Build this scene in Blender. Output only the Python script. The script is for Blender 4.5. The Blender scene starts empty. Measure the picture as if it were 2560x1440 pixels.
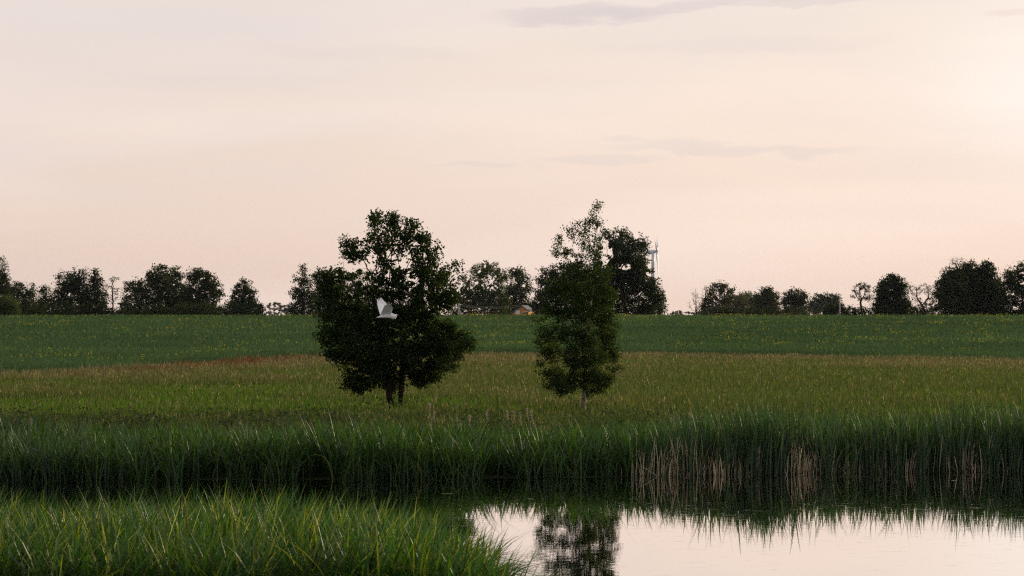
import bpy, math
import numpy as np

# ------------------------------------------------------------------ camera
SC = bpy.context.scene
F = 2560 * 100.0 / 36.0          # focal length in pixels of the 2560 wide photograph
HZ = 800.0                       # picture row of the true horizon
H = 4.5                          # eye height above the water
RS = np.random.RandomState
cam_d = bpy.data.cameras.new('camera')
cam_d.lens = 100; cam_d.sensor_width = 36
cam_d.clip_start = 0.5; cam_d.clip_end = 20000
cam_d.dof.use_dof = True; cam_d.dof.focus_distance = 105; cam_d.dof.aperture_fstop = 5.0
cam = bpy.data.objects.new('camera', cam_d)
cam.location = (0, 0, H)
cam.rotation_euler = (math.radians(90) + math.atan((HZ - 720) / F), 0, 0)
SC.collection.objects.link(cam); SC.camera = cam

# ------------------------------------------------------------------ view, cycles
SC.view_settings.view_transform = 'Standard'; SC.view_settings.look = 'None'
SC.view_settings.gamma = 1; SC.view_settings.use_curve_mapping = False
SC.view_settings.exposure = 0.0
SC.render.engine = 'CYCLES'
cy = SC.cycles
cy.use_denoising = False; cy.filter_width = 1.25
try: cy.denoiser = 'OPENIMAGEDENOISE'; cy.denoising_input_passes = 'RGB_ALBEDO_NORMAL'; cy.denoising_prefilter = 'ACCURATE'
except Exception: pass
cy.max_bounces = 6; cy.diffuse_bounces = 3; cy.glossy_bounces = 3; cy.transmission_bounces = 3
cy.transparent_max_bounces = 4; cy.volume_bounces = 0
cy.caustics_reflective = False; cy.caustics_refractive = False
cy.sample_clamp_indirect = 2.0; cy.sample_clamp_direct = 4.0

# ------------------------------------------------------------------ sun direction
SUN_AZ, SUN_EL = math.radians(44), math.radians(11)      # to the right of the view, low
sdir = (math.sin(SUN_AZ) * math.cos(SUN_EL), math.cos(SUN_AZ) * math.cos(SUN_EL), math.sin(SUN_EL))

# ------------------------------------------------------------------ world
W = bpy.data.worlds.new('World'); SC.world = W; W.use_nodes = True
nt = W.node_tree; nt.nodes.clear()
def N(t, **k):
    n = nt.nodes.new(t)
    for a, b in k.items(): setattr(n, a, b)
    return n
def mth(op, a, b=None, c=None, clamp=False):
    n = N('ShaderNodeMath', operation=op); n.use_clamp = clamp
    for i, v in enumerate((a, b, c)):
        if v is None: continue
        if isinstance(v, (int, float)): n.inputs[i].default_value = v
        else: nt.links.new(v, n.inputs[i])
    return n.outputs[0]
def ramp(fac, stops, interp='LINEAR'):
    n = N('ShaderNodeValToRGB'); n.color_ramp.interpolation = interp
    e = n.color_ramp.elements
    while len(e) < len(stops): e.new(0.5)
    for q, (p, c) in zip(e, stops):
        q.position = p; q.color = (c[0], c[1], c[2], 1) if not isinstance(c, (int, float)) else (c, c, c, 1)
    nt.links.new(fac, n.inputs[0]); return n.outputs[0]
def mixc(fac, a, b, blend='MIX'):
    n = N('ShaderNodeMix', data_type='RGBA', blend_type=blend)
    for s, v in ((n.inputs[0], fac), (n.inputs[6], a), (n.inputs[7], b)):
        if isinstance(v, (int, float)): s.default_value = v
        elif isinstance(v, tuple): s.default_value = (*v, 1)
        else: nt.links.new(v, s)
    return n.outputs[2]
tc = N('ShaderNodeTexCoord'); sep = N('ShaderNodeSeparateXYZ'); nt.links.new(tc.outputs['Generated'], sep.inputs[0])
dx, dy, dz = sep.outputs
az = mth('ARCTAN2', dx, dy); el = mth('ARCSINE', dz)
def noise(sx, sy, scale, detail=4, dist=0.0, rough=.5, off=0.0):
    cb = N('ShaderNodeCombineXYZ')
    nt.links.new(mth('MULTIPLY', az, sx), cb.inputs[0]); nt.links.new(mth('MULTIPLY_ADD', el, sy, off), cb.inputs[1])
    n = N('ShaderNodeTexNoise'); n.inputs['Scale'].default_value = scale; n.inputs['Detail'].default_value = detail
    n.inputs['Roughness'].default_value = rough; n.inputs['Distortion'].default_value = dist
    nt.links.new(cb.outputs[0], n.inputs['Vector']); return n.outputs[0]
SKYG = 1.08
veil = ramp(mth('MULTIPLY', mth('ADD', el, 0.02), 1/0.62, clamp=True),
            [(0.0, (.86, .645, .535)), (0.033, (.87, .655, .55)), (0.085, (.95, .755, .645)), (0.16, (.96, .80, .70)),
             (0.225, (.90, .79, .71)), (0.45, (.50, .50, .56)), (1.0, (.42, .48, .62))])
dot = mth('ADD', mth('ADD', mth('MULTIPLY', dx, sdir[0]), mth('MULTIPLY', dy, sdir[1])), mth('MULTIPLY', dz, sdir[2]))
gain = ramp(mth('MULTIPLY_ADD', dot, 0.5, 0.5, clamp=True),
            [(0.0, .52), (0.5, .62), (0.83, .86), (0.885, .93), (0.94, .985), (0.975, 1.06), (1.0, 1.3)])
veil = mixc(1.0, veil, gain, 'MULTIPLY')
# warm bright patch where the veiled sun stands to the right
ga = mth('MULTIPLY', mth('SUBTRACT', az, 0.205), 1/0.055); ge = mth('MULTIPLY', mth('SUBTRACT', el, 0.080), 1/0.026)
glow = mth('EXPONENT', mth('MULTIPLY', mth('ADD', mth('MULTIPLY', ga, ga), mth('MULTIPLY', ge, ge)), -1.0))
veil = mixc(mth('MULTIPLY', glow, .7), veil, (1.0, .955, .93))
# soft streaks of thin cloud
st = noise(9, 60, 1.0, 4, .6)
veil = mixc(mth('MULTIPLY', ramp(st, [(.40, 0.0), (.72, 1.0)]), .24), veil, (.74, .64, .63))
st2 = noise(5, 34, 1.0, 3, .3, off=7.0)
veil = mixc(mth('MULTIPLY', ramp(st2, [(.45, 0.0), (.70, 1.0)]), .34), veil, (1.0, .85, .76))
# mauve bank at the upper left
tl = ramp(mth('ADD', mth('MULTIPLY_ADD', az, -1.2, 0.0), mth('MULTIPLY_ADD', el, 5.6, mth('MULTIPLY', st, .35))), [(.55, 0.0), (.85, 1.0)])
veil = mixc(mth('MULTIPLY', tl, .40), veil, (.80, .72, .73))
# named cloud streaks: azimuth, elevation, half sizes, tilt, strength
def streak(x, y, rx, ry, tilt, s, shade):
    global veil
    a0 = math.atan((x - 1280) / F); e0 = math.atan((HZ - y) / F)
    da = mth('SUBTRACT', az, a0); de = mth('MULTIPLY_ADD', da, -tilt, mth('SUBTRACT', el, e0))
    nz = noise(40, 150, 1.0, 4, .5, off=x * .01)
    de = mth('ADD', de, mth('MULTIPLY_ADD', nz, .011, -.0055))
    qa = mth('MULTIPLY', da, F / rx); qe = mth('MULTIPLY', de, F / ry)
    r2 = mth('ADD', mth('MULTIPLY', qa, qa), mth('MULTIPLY', qe, qe))
    m = ramp(mth('ADD', mth('MULTIPLY_ADD', r2, -.5, 1.0), mth('MULTIPLY_ADD', nz, .5, -.25)), [(.30, 0.0), (.95, 1.0)], 'EASE')
    veil = mixc(mth('MULTIPLY', m, s), veil, shade)
CL = (.68, .60, .60)
streak(1440, 38, 230, 26, .03, .75, CL); streak(1720, 16, 330, 18, .07, .60, CL); streak(2000, 4, 260, 10, .05, .45, CL)
streak(1850, 372, 340, 17, -.03, .38, CL); streak(1560, 350, 60, 12, .0, .30, CL)
streak(1500, 398, 170, 18, .03, .34, CL); streak(1190, 408, 110, 10, .02, .34, CL)
streak(2530, 45, 70, 10, .0, .35, (.75, .6, .55)); streak(1850, 118, 420, 22, .02, .16, CL); streak(480, 210, 420, 26, .02, .16, CL)
streak(900, 130, 300, 16, -.02, .18, CL); streak(420, 60, 500, 40, -.03, .22, (.72, .66, .68))
bg1 = N('ShaderNodeBackground'); nt.links.new(veil, bg1.inputs[0]); bg1.inputs[1].default_value = SKYG
sky = N('ShaderNodeTexSky'); sky.sky_type = 'NISHITA'; sky.sun_disc = False
sky.sun_elevation = SUN_EL; sky.sun_rotation = SUN_AZ; sky.air_density = 1.2; sky.dust_density = 2.0
bg2 = N('ShaderNodeBackground'); nt.links.new(sky.outputs[0], bg2.inputs[0]); bg2.inputs[1].default_value = 0.1
mx = N('ShaderNodeMixShader'); mx.inputs[0].default_value = 0.94
nt.links.new(bg2.outputs[0], mx.inputs[1]); nt.links.new(bg1.outputs[0], mx.inputs[2])
out = N('ShaderNodeOutputWorld'); nt.links.new(mx.outputs[0], out.inputs[0])
W.cycles.sampling_method = 'MANUAL'; W.cycles.sample_map_resolution = 1024

# ------------------------------------------------------------------ sun
sun_d = bpy.data.lights.new('sun', 'SUN'); sun_d.energy = 4.5; sun_d.angle = math.radians(2.0); sun_d.color = (1.0, .80, .55)
sun = bpy.data.objects.new('sun', sun_d); SC.collection.objects.link(sun)
from mathutils import Vector
sun.rotation_euler = Vector(sdir).to_track_quat('Z', 'Y').to_euler()

# ------------------------------------------------------------------ helpers
def px(x, y, D):
    """a point at distance D that shows at pixel x, y"""
    return np.array([(x - 1280) * D / F, D, H - (y - HZ) * D / F])
def tag(o, label=None, cat=None, group=None, kind=None):
    for k, v in (('label', label), ('category', cat), ('group', group), ('kind', kind)):
        if v: o[k] = v
    return o
def empty(name, loc=(0, 0, 0)):
    o = bpy.data.objects.new(name, None); o.location = loc; o.empty_display_size = .3
    SC.collection.objects.link(o); return o
def mesh(name, V, Q, mat, parent=None, col=None, smooth=False, origin=None, matidx=None):
    """V (n,3), Q (m,k) with k 3 or 4; one mesh object. col (n,3) point colour"""
    V = np.asarray(V, dtype=np.float32)
    if origin is None and parent is not None: origin = parent.location
    if origin is not None: V = V - np.array(origin, dtype=np.float32)
    me = bpy.data.meshes.new(name); me.vertices.add(len(V)); me.vertices.foreach_set('co', V.ravel())
    if isinstance(Q, np.ndarray):
        k = Q.shape[1]; me.loops.add(Q.size); me.loops.foreach_set('vertex_index', Q.astype(np.int32).ravel())
        me.polygons.add(len(Q)); me.polygons.foreach_set('loop_start', np.arange(0, Q.size, k, dtype=np.int32))
        npoly = len(Q)
    else:
        lt = np.array([len(q) for q in Q], dtype=np.int32); fl = np.array([i for q in Q for i in q], dtype=np.int32)
        me.loops.add(len(fl)); me.loops.foreach_set('vertex_index', fl)
        me.polygons.add(len(Q)); me.polygons.foreach_set('loop_start', np.concatenate([[0], np.cumsum(lt)[:-1]]).astype(np.int32))
        npoly = len(Q)
    if col is not None:
        a = me.color_attributes.new('Col', 'FLOAT_COLOR', 'POINT')
        c4 = np.ones((len(V), 4), dtype=np.float32); c4[:, :3] = col; a.data.foreach_set('color', c4.ravel())
    me.polygons.foreach_set('use_smooth', np.full(npoly, smooth))
    for m in (mat if isinstance(mat, (list, tuple)) else [mat]): me.materials.append(m)
    if matidx is not None: me.polygons.foreach_set('material_index', np.asarray(matidx, dtype=np.int32))
    me.update(); me.validate()
    o = bpy.data.objects.new(name, me); SC.collection.objects.link(o)
    if parent is not None: o.parent = parent
    elif origin is not None: o.location = origin
    return o
class MB:
    def __init__(s): s.v = []; s.f = []; s.m = []; s.n = 0
    def add(s, V, Fc, m=0):
        V = np.asarray(V, float); s.v.append(V); s.f += [[i + s.n for i in f] for f in Fc]; s.m += [m] * len(Fc); s.n += len(V)
    def loft(s, rings, m=0, caps=True):
        k = len(rings[0]); Fc = []
        for i in range(len(rings) - 1):
            for j in range(k):
                Fc.append([i*k+j, i*k+(j+1) % k, (i+1)*k+(j+1) % k, (i+1)*k+j])
        if caps: Fc.append(list(range(k))[::-1]); Fc.append([(len(rings)-1)*k+j for j in range(k)])
        s.add(np.concatenate(rings), Fc, m)
    def tube(s, pts, rad, k=8, m=0, sx=1.0, up=(0, 0, 1)):
        pts = np.asarray(pts, float); rings = []
        for i, p in enumerate(pts):
            d = pts[min(i+1, len(pts)-1)] - pts[max(i-1, 0)]; d /= np.linalg.norm(d) + 1e-9
            u = np.array(up, float); u = u - d * u.dot(d)
            if np.linalg.norm(u) < .1: u = np.array([1., 0, 0]) - d * d[0]
            u /= np.linalg.norm(u); w = np.cross(d, u)
            a = np.arange(k) / k * 2 * np.pi
            rings.append(p + rad[i] * (np.cos(a)[:, None] * u + sx * np.sin(a)[:, None] * w))
        s.loft(rings, m)
    def box(s, lo, hi, m=0):
        x0, y0, z0 = lo; x1, y1, z1 = hi
        s.add([(x0,y0,z0),(x1,y0,z0),(x1,y1,z0),(x0,y1,z0),(x0,y0,z1),(x1,y0,z1),(x1,y1,z1),(x0,y1,z1)],
              [[3,2,1,0],[4,5,6,7],[0,1,5,4],[1,2,6,5],[2,3,7,6],[3,0,4,7]], m)
    def build(s, name, mat, parent=None, smooth=False, origin=None):
        return mesh(name, np.concatenate(s.v), s.f, mat, parent, smooth=smooth, origin=origin, matidx=s.m)

# ------------------------------------------------------------------ materials
def new_mat(name):
    m = bpy.data.materials.new(name); m.use_nodes = True; m.node_tree.nodes.clear(); return m
def leaf_mat(name, trans=.45, rough=.45, gloss=.06, tint=(1.25, 1.15, .5), base=None):
    """diffuse + light through the blade + a weak sheen; colour of each leaf from its own attribute"""
    m = new_mat(name); t = m.node_tree; n = t.nodes; L = t.links
    at = n.new('ShaderNodeAttribute'); at.attribute_name = 'Col'
    d = n.new('ShaderNodeBsdfDiffuse'); L.new(at.outputs['Color'], d.inputs[0])
    tr = n.new('ShaderNodeBsdfTranslucent'); mu = n.new('ShaderNodeMix'); mu.data_type = 'RGBA'; mu.blend_type = 'MULTIPLY'
    mu.inputs[0].default_value = 1; L.new(at.outputs['Color'], mu.inputs[6]); mu.inputs[7].default_value = (*tint, 1)
    L.new(mu.outputs[2], tr.inputs[0])
    a = n.new('ShaderNodeMixShader'); a.inputs[0].default_value = trans; L.new(d.outputs[0], a.inputs[1]); L.new(tr.outputs[0], a.inputs[2])
    g = n.new('ShaderNodeBsdfGlossy'); g.inputs['Roughness'].default_value = rough; g.inputs[0].default_value = (.9, .95, .85, 1)
    b = n.new('ShaderNodeMixShader'); b.inputs[0].default_value = gloss; L.new(a.outputs[0], b.inputs[1]); L.new(g.outputs[0], b.inputs[2])
    o = n.new('ShaderNodeOutputMaterial'); L.new(b.outputs[0], o.inputs[0]); return m
def plain(name, col, rough=.8, col2=None, scale=3.0, bump=0.0, spec=.3, trans=False):
    m = new_mat(name); t = m.node_tree; n = t.nodes; L = t.links
    p = n.new('ShaderNodeBsdfPrincipled'); p.inputs['Roughness'].default_value = rough; p.inputs['Specular IOR Level'].default_value = spec
    p.inputs['Base Color'].default_value = (*col, 1)
    c = n.new('ShaderNodeTexCoord'); z = n.new('ShaderNodeTexNoise'); z.inputs['Scale'].default_value = scale; z.inputs['Detail'].default_value = 6
    L.new(c.outputs['Object'], z.inputs['Vector'])
    if col2:
        r = n.new('ShaderNodeValToRGB'); r.color_ramp.elements[0].position = .35; r.color_ramp.elements[1].position = .65
        r.color_ramp.elements[0].color = (*col, 1); r.color_ramp.elements[1].color = (*col2, 1)
        L.new(z.outputs[0], r.inputs[0]); L.new(r.outputs[0], p.inputs['Base Color'])
    if bump:
        b = n.new('ShaderNodeBump'); b.inputs['Strength'].default_value = bump; L.new(z.outputs[0], b.inputs['Height']); L.new(b.outputs[0], p.inputs['Normal'])
    o = n.new('ShaderNodeOutputMaterial'); L.new(p.outputs[0], o.inputs[0]); return m
M = {}
M['leaf'] = leaf_mat('tree_leaf', .40, .4, .008, (1.5, 1.2, .4))
M['birch_leaf'] = leaf_mat('birch_leaf', .5, .4, .010, (1.5, 1.2, .4))
M['blade'] = leaf_mat('sedge_blade', .45, .48, .035, (1.7, 1.4, .35))
M['grass'] = leaf_mat('meadow_grass', .45, .5, .006, (1.2, 1.1, .6))
M['crop'] = leaf_mat('crop_leaf', .35, .55, .006, (1.1, 1.1, .7))
M['dry'] = leaf_mat('dry_straw', .3, .6, .01, (1.1, 1.0, .8))
M['bark'] = plain('bark', (.018, .014, .010), .95, (.040, .032, .024), 12, .5, .05)
M['birch_bark'] = plain('birch_bark', (.05, .04, .035), .8, (.42, .38, .33), 6, .3)
M['ground'] = plain('soil_and_turf', (.018, .026, .010), .95, (.035, .045, .018), .8, .3, 0.0)
M['white_paint'] = plain('white_paint', (.70, .74, .80), .4, (.76, .79, .84), .3)
M['feather'] = plain('white_feather', (.90, .90, .90), .7, (.94, .94, .94), 60, .15)
M['bill'] = plain('bill', (.42, .26, .04), .5)
M['leg_skin'] = plain('dark_leg_skin', (.03, .028, .02), .6)
M['eye'] = plain('eye', (.01, .01, .01), .2)
M['ochre_wall'] = plain('ochre_wall', (.46, .20, .055), .85, (.52, .24, .07), 1.0)
M['roof'] = plain('slate_roof', (.07, .075, .09), .7, (.10, .105, .12), 3)
M['trim'] = plain('white_trim', (.72, .72, .74), .6)
M['chimney'] = plain('chimney_render', (.50, .44, .42), .8, (.58, .5, .46), 4)
M['glass'] = plain('window_glass', (.05, .07, .10), .15, spec=.6)
M['post'] = plain('grey_wood', (.34, .31, .29), .85, (.42, .39, .36), 5)
M['wire'] = plain('wire', (.12, .12, .12), .6)
# water
wm = new_mat('pond_water'); t = wm.node_tree; n = t.nodes; L = t.links
p = n.new('ShaderNodeBsdfGlossy'); p.inputs['Color'].default_value = (.94, .905, .885, 1); p.inputs['Roughness'].default_value = .002
df = n.new('ShaderNodeBsdfDiffuse'); df.inputs['Color'].default_value = (.006, .010, .007, 1); ms = n.new('ShaderNodeMixShader'); ms.inputs[0].default_value = .035
L.new(p.outputs[0], ms.inputs[1]); L.new(df.outputs[0], ms.inputs[2])
c = n.new('ShaderNodeTexCoord'); mp = n.new('ShaderNodeMapping'); mp.inputs['Scale'].default_value = (1.0, 1.0, 1.0); L.new(c.outputs['Object'], mp.inputs[0])
z1 = n.new('ShaderNodeTexNoise'); z1.inputs['Scale'].default_value = 2.2; z1.inputs['Detail'].default_value = 3; L.new(mp.outputs[0], z1.inputs[0])
z2 = n.new('ShaderNodeTexNoise'); z2.inputs['Scale'].default_value = .35; z2.inputs['Detail'].default_value = 2; L.new(mp.outputs[0], z2.inputs[0])
ad = n.new('ShaderNodeMath'); ad.operation = 'MULTIPLY_ADD'; ad.inputs[1].default_value = 1.5; L.new(z2.outputs[0], ad.inputs[0]); L.new(z1.outputs[0], ad.inputs[2])
m2 = n.new('ShaderNodeMapping'); m2.inputs['Scale'].default_value = (.5, 3.2, 1.0); L.new(c.outputs['Object'], m2.inputs[0])
z3 = n.new('ShaderNodeTexNoise'); z3.inputs['Scale'].default_value = 2.6; z3.inputs['Detail'].default_value = 2; L.new(m2.outputs[0], z3.inputs[0])
r3 = n.new('ShaderNodeMapRange'); r3.inputs[1].default_value = .66; r3.inputs[2].default_value = .82; L.new(z3.outputs[0], r3.inputs[0])
a3 = n.new('ShaderNodeMath'); a3.operation = 'MULTIPLY_ADD'; a3.inputs[1].default_value = .8; L.new(r3.outputs[0], a3.inputs[0]); L.new(ad.outputs[0], a3.inputs[2]); ad = a3
b = n.new('ShaderNodeBump'); b.inputs['Strength'].default_value = 1.0; b.inputs['Distance'].default_value = .0009; L.new(ad.outputs[0], b.inputs['Height']); L.new(b.outputs[0], p.inputs['Normal'])
o = n.new('ShaderNodeOutputMaterial'); L.new(ms.outputs[0], o.inputs[0]); M['water'] = wm

# ------------------------------------------------------------------ terrain
def sm(x, a, b):
    t = np.clip((x - a) / (b - a), 0, 1); return t * t * (3 - 2 * t)
def hsh(x, y, s=1.0, seed=0):
    """smooth value noise 0..1"""
    x = np.asarray(x, float) * s + seed * 17.3; y = np.asarray(y, float) * s + seed * 9.1
    xi = np.floor(x).astype(np.int64); yi = np.floor(y).astype(np.int64); fx = x - xi; fy = y - yi
    def h(a, b):
        v = np.sin(a * 127.1 + b * 311.7 + seed * 74.7) * 43758.5453
        return v - np.floor(v)
    fx = fx * fx * (3 - 2 * fx); fy = fy * fy * (3 - 2 * fy)
    return (h(xi, yi) * (1 - fx) + h(xi + 1, yi) * fx) * (1 - fy) + (h(xi, yi + 1) * (1 - fx) + h(xi + 1, yi + 1) * fx) * fy
def fbm(x, y, s, seed=0): return (hsh(x, y, s, seed) * .55 + hsh(x, y, s * 2.1, seed + 1) * .28 + hsh(x, y, s * 4.3, seed + 2) * .17)
def shore(x):      # distance of the far waterline as a function of world x
    pxs = x * F / 82 + 1280
    r = np.interp(pxs, [-1500, 0, 500, 1000, 1400, 2000, 2560, 4200], [77.5, 79, 80, 80.3, 81, 83.6, 84.7, 86])
    return r + (fbm(x, x * 0, .5, 3) - .5) * 1.0
PD = np.array([0, 3, 15, 30, 36, 55, 70])
PZ = np.array([2.95, 2.8, 1.6, .25, -.10, -.7, -1.0])
LD = np.array([0, 4, 12, 27, 66, 118, 162, 215, 268, 318, 368, 420, 520, 720, 1200, 3000, 6000])
LZ = np.array([0, .22, .45, .72, .85, 1.00, 1.20, 2.25, 3.25, 4.0, 4.45, 4.15, 3.3, 2.2, 2.0, 2.5, 3.0])
def ground_z(x, y):
    s = shore(x); d = y - s
    far = np.interp(d, LD, LZ) + (fbm(x, y, .12, 5) - .5) * .12 * sm(d, 3, 15)
    near = np.interp(y, PD, PZ)
    return np.where(d >= 0, far, np.minimum(np.where(y < 70, near, -1.0), .0 + 9 * (y < 36)) * (y < s - 4) + (y >= s - 4) * np.maximum(d * .25, -1.0))
def grid(xs, ys, zf):
    X, Y = np.meshgrid(xs, ys); Z = zf(X, Y); V = np.stack([X, Y, Z], -1).reshape(-1, 3)
    nx = len(xs); i = np.arange(len(ys) - 1)[:, None] * nx + np.arange(nx - 1)[None]
    i = i.ravel(); return V, np.stack([i, i + 1, i + nx + 1, i + nx], -1)
ys = np.concatenate([np.linspace(-60, 74, 68), np.linspace(75, 92, 69), np.linspace(93, 300, 105), np.linspace(304, 600, 60), np.geomspace(620, 7000, 30)])
xs = np.concatenate([-np.geomspace(60, 3000, 30)[::-1], np.linspace(-59, 59, 119), np.geomspace(60, 3000, 30)])
V, Q = grid(xs, ys, ground_z)
g = mesh('ground', V, Q, M['ground'], smooth=True); tag(g, kind='structure')
V, Q = grid(np.linspace(-300, 300, 13), np.linspace(30, 95, 8), lambda X, Y: X * 0)
w = mesh('pond_water', V, Q, M['water']); tag(w, kind='structure')

# ------------------------------------------------------------------ blades
def blades(name, P, Hh, Wd, az, lean, curl, col, mat, segs=4, base_w=.6, extra=None, tilt=None):
    P = np.asarray(P, np.float32); n_ = len(P); T = np.linspace(0, 1, segs + 1, dtype=np.float32)
    d = np.stack([np.cos(az), np.sin(az), az * 0], -1).astype(np.float32)
    fa = az + np.pi / 2 + (0 if tilt is None else tilt)
    sd = np.stack([np.cos(fa), np.sin(fa), az * 0], -1).astype(np.float32)
    Vv = np.empty((n_, segs + 1, 2, 3), np.float32)
    for k, tt in enumerate(T):
        hor = (lean * tt + curl * tt ** 3.0) * Hh
        ver = Hh * (tt - np.minimum(curl, 1.4) * .55 * tt ** 3.2 - .12 * lean * tt)
        w_ = Wd * (base_w + (1 - base_w) * min(1, tt * 3)) * max(0.05, 1 - tt ** 3.0) * .5
        c_ = P + d * hor[:, None]; c_[:, 2] += ver
        Vv[:, k, 0] = c_ - sd * w_[:, None]; Vv[:, k, 1] = c_ + sd * w_[:, None]
    Vv = Vv.reshape(-1, 3)
    b_ = (np.arange(n_) * (segs + 1) * 2)[:, None] + (np.arange(segs) * 2)[None]
    b_ = b_.ravel(); Qd = np.stack([b_, b_ + 1, b_ + 3, b_ + 2], -1)
    C_ = np.repeat(np.asarray(col, np.float32), (segs + 1) * 2, axis=0)
    return mesh(name, Vv, Qd, mat, col=C_)
def pick(r, n_, cols, wts, var=.18):
    c_ = np.array(cols)[r.choice(len(cols), n_, p=np.array(wts) / sum(wts))]
    return c_ * (1 + r.randn(n_, 1) * var).clip(.5, 1.7) * (1 + r.randn(n_, 3) * .05)

def clumps(r, ncl, xr, yr, per, sig):
    cx_ = r.uniform(*xr, ncl); cy_ = r.uniform(*yr, ncl); k_ = np.repeat(np.arange(ncl), r.poisson(per, ncl)); o_ = r.randn(len(k_), 2) * sig
    return cx_[k_] + o_[:, 0], cy_[k_] + o_[:, 1], o_[:, 0] / sig, o_[:, 1] / sig, r.rand(ncl)[k_]
# ---- near sedge bed
r = RS(1)
def near_edge(y):          # right edge of the near bed
    return np.interp(y, [41, 43, 45, 48, 50, 52, 53.2], [.15, .05, -.15, -.75, -1.35, -2.6, -4.0])
NB = 115000
x, y, ox, oy, cr = clumps(r, 6800, (-21, 1.1), (41.3, 53.4), 12, .16); NB2 = len(x)
far_lim = 52.4 + (fbm(x, y * 0, .6, 11) - .5) * 2.2 + .7 * sm(-x, 8, 11) - .9 * sm(-x, 3, 0)
e = near_edge(y) + (fbm(y, x * 0, 1.2, 12) - .5) * .5
keep = (y < far_lim) & (y > 41.9 + (fbm(x, y * 0, .8, 15) - .5) * 1.6) & (x < e) & (r.rand(NB2) < (.65 + .6 * sm(fbm(x, y, .9, 13), .25, .7)) * (.35 + .65 * sm(e - x, 0, 1.2)))
x, y, ox, oy, cr, e = [q[keep] for q in (x, y, ox, oy, cr, e)]; nb = len(x)
az_ = np.arctan2(oy, ox) + r.randn(nb) * .6
wind = r.rand(nb) < .45; az_ = np.where(wind, r.randn(nb) * .6 + np.pi * (r.rand(nb) < .25), az_)
hh = r.uniform(.95, 1.72, nb) * (.85 + .3 * fbm(x, y, .5, 14)) * (.80 + .2 * sm(e - x, 0, 2))
ln = np.abs(r.randn(nb)) * .10 + .02 + .07 * np.hypot(ox, oy); cu = np.abs(r.randn(nb)) * .20 + .05; bend = r.rand(nb) < .50; cu = np.where(bend, r.uniform(.5, 1.15, nb), cu)
col = pick(r, nb, [(.020, .076, .008), (.034, .098, .008), (.015, .058, .014), (.12, .17, .018), (.24, .30, .08)], [5, 4, 3, 2.8, .6])
z = np.minimum(ground_z(x, y), 0) - .05
o = blades('sedge_bed', np.stack([x, y, z], -1), hh - z, r.uniform(.030, .062, nb), az_, ln, cu, col, M['blade'], 6, tilt=r.randn(nb) * .5)
tag(o, 'lit green sedge bed growing out of the pond nearest the camera', 'sedge', kind='stuff')

# ---- far sedge bed along the shore
r = RS(2)
NBF = 150000
x, d, ox, oy, cr = clumps(r, 8900, (-26, 26), (-.35, 13.5), 11, .17); NBF = len(x)
sh = shore(x); y = sh + d; pxx = x * F / y + 1280
reedy = sm(pxx, 1550, 1700)                              # thin upright reeds and dry stalks on the right
left_tall = sm(-pxx, -420, -150)
depth = np.interp(pxx, [0, 300, 700, 1000, 1300, 1700, 2560], [13, 12, 11.5, 10.5, 10.5, 12, 12.5]) + (fbm(x, y, .3, 22) - .5) * 3
gap = fbm(x, y, .8, 21)
keep = (d < depth) & (np.abs(pxx - 1280) < 2300) & (r.rand(NBF) < (.45 + .9 * sm(gap, .3, .6))) & ((d > .25) | (gap > .45))
x, y, d, sh, pxx, reedy, left_tall, ox, oy, cr = [q[keep] for q in (x, y, d, sh, pxx, reedy, left_tall, ox, oy, cr)]; nf = len(x)
az_ = np.arctan2(oy, ox) + r.randn(nf) * .5
z = ground_z(x, y); z = np.where(z < 0, np.maximum(z, -.15), z)
hh = r.uniform(.90, 1.42, nf) * (1 - .42 * sm(d, 2, 8)) * (.68 + .55 * cr) * np.where(r.rand(nf) < .05, 1.25, 1) * (.64 + .72 * fbm(x, y, .5, 23)) * (1 + .20 * reedy + .22 * left_tall * sm(d, 2, 6))
ln = (np.abs(r.randn(nf)) * .17 + .05) * (1 - .6 * reedy) + np.clip(np.hypot(ox, oy), 0, 2) * .10 * (1 - reedy)
cu = np.abs(r.randn(nf)) * .15 + .03; bend = r.rand(nf) < .32 * (1 - .6 * reedy); cu = np.where(bend, r.uniform(.5, 1.1, nf), cu)
col = pick(r, nf, [(.020, .066, .010), (.030, .084, .010), (.016, .052, .014), (.065, .10, .016)], [5, 4, 3, .8])
blue = pick(r, nf, [(.022, .058, .030), (.028, .068, .034)], [1, 1]); m_ = (r.rand(nf) < .55 * reedy + .5 * left_tall)[:, None]
col = np.where(m_, blue, col)
o = blades('shore_sedge', np.stack([x, y, z], -1), hh, r.uniform(.030, .060, nf), az_, ln, cu, col, M['blade'], 5, tilt=r.randn(nf) * .5)
tag(o, 'dark green sedge and reeds lining the far side of the pond', 'sedge', kind='stuff')

# ---- dry reed stalks at the water's edge on the right, and a few at the left
r = RS(3); nd = 900
a_ = r.choice(8, nd, p=[.22, .16, .16, .12, .12, .10, .05, .07]); ctr = np.array([1750, 1900, 2090, 2250, 2480, 1640, 60, 1400])[a_]
wd = np.array([90, 75, 80, 55, 60, 40, 60, 160])[a_]
sub = RS(33).uniform(-1.6, 1.6, (8, 9))[a_, r.randint(0, 9, nd)]
pxx = ctr + sub * wd + r.randn(nd) * wd * .28; y0 = 83.0; x = (pxx - 1280) * y0 / F
dd = np.abs(r.randn(nd)) * .7 - .35; dd = np.where(a_ == 6, r.uniform(5, 12, nd), dd); dd = np.where(a_ == 7, r.uniform(0, 12, nd), dd); y = shore(x) + dd
z = np.maximum(ground_z(x, y), -.1)
hh = np.where(r.rand(nd) < .2, r.uniform(.9, 1.35, nd), r.uniform(.25, .95, nd)) * np.where(a_ < 6, 1, .9); ln = np.abs(r.randn(nd)) * .16; brk = r.rand(nd) < .12; ln = np.where(brk, r.uniform(.5, 1.3, nd), ln)
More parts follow.
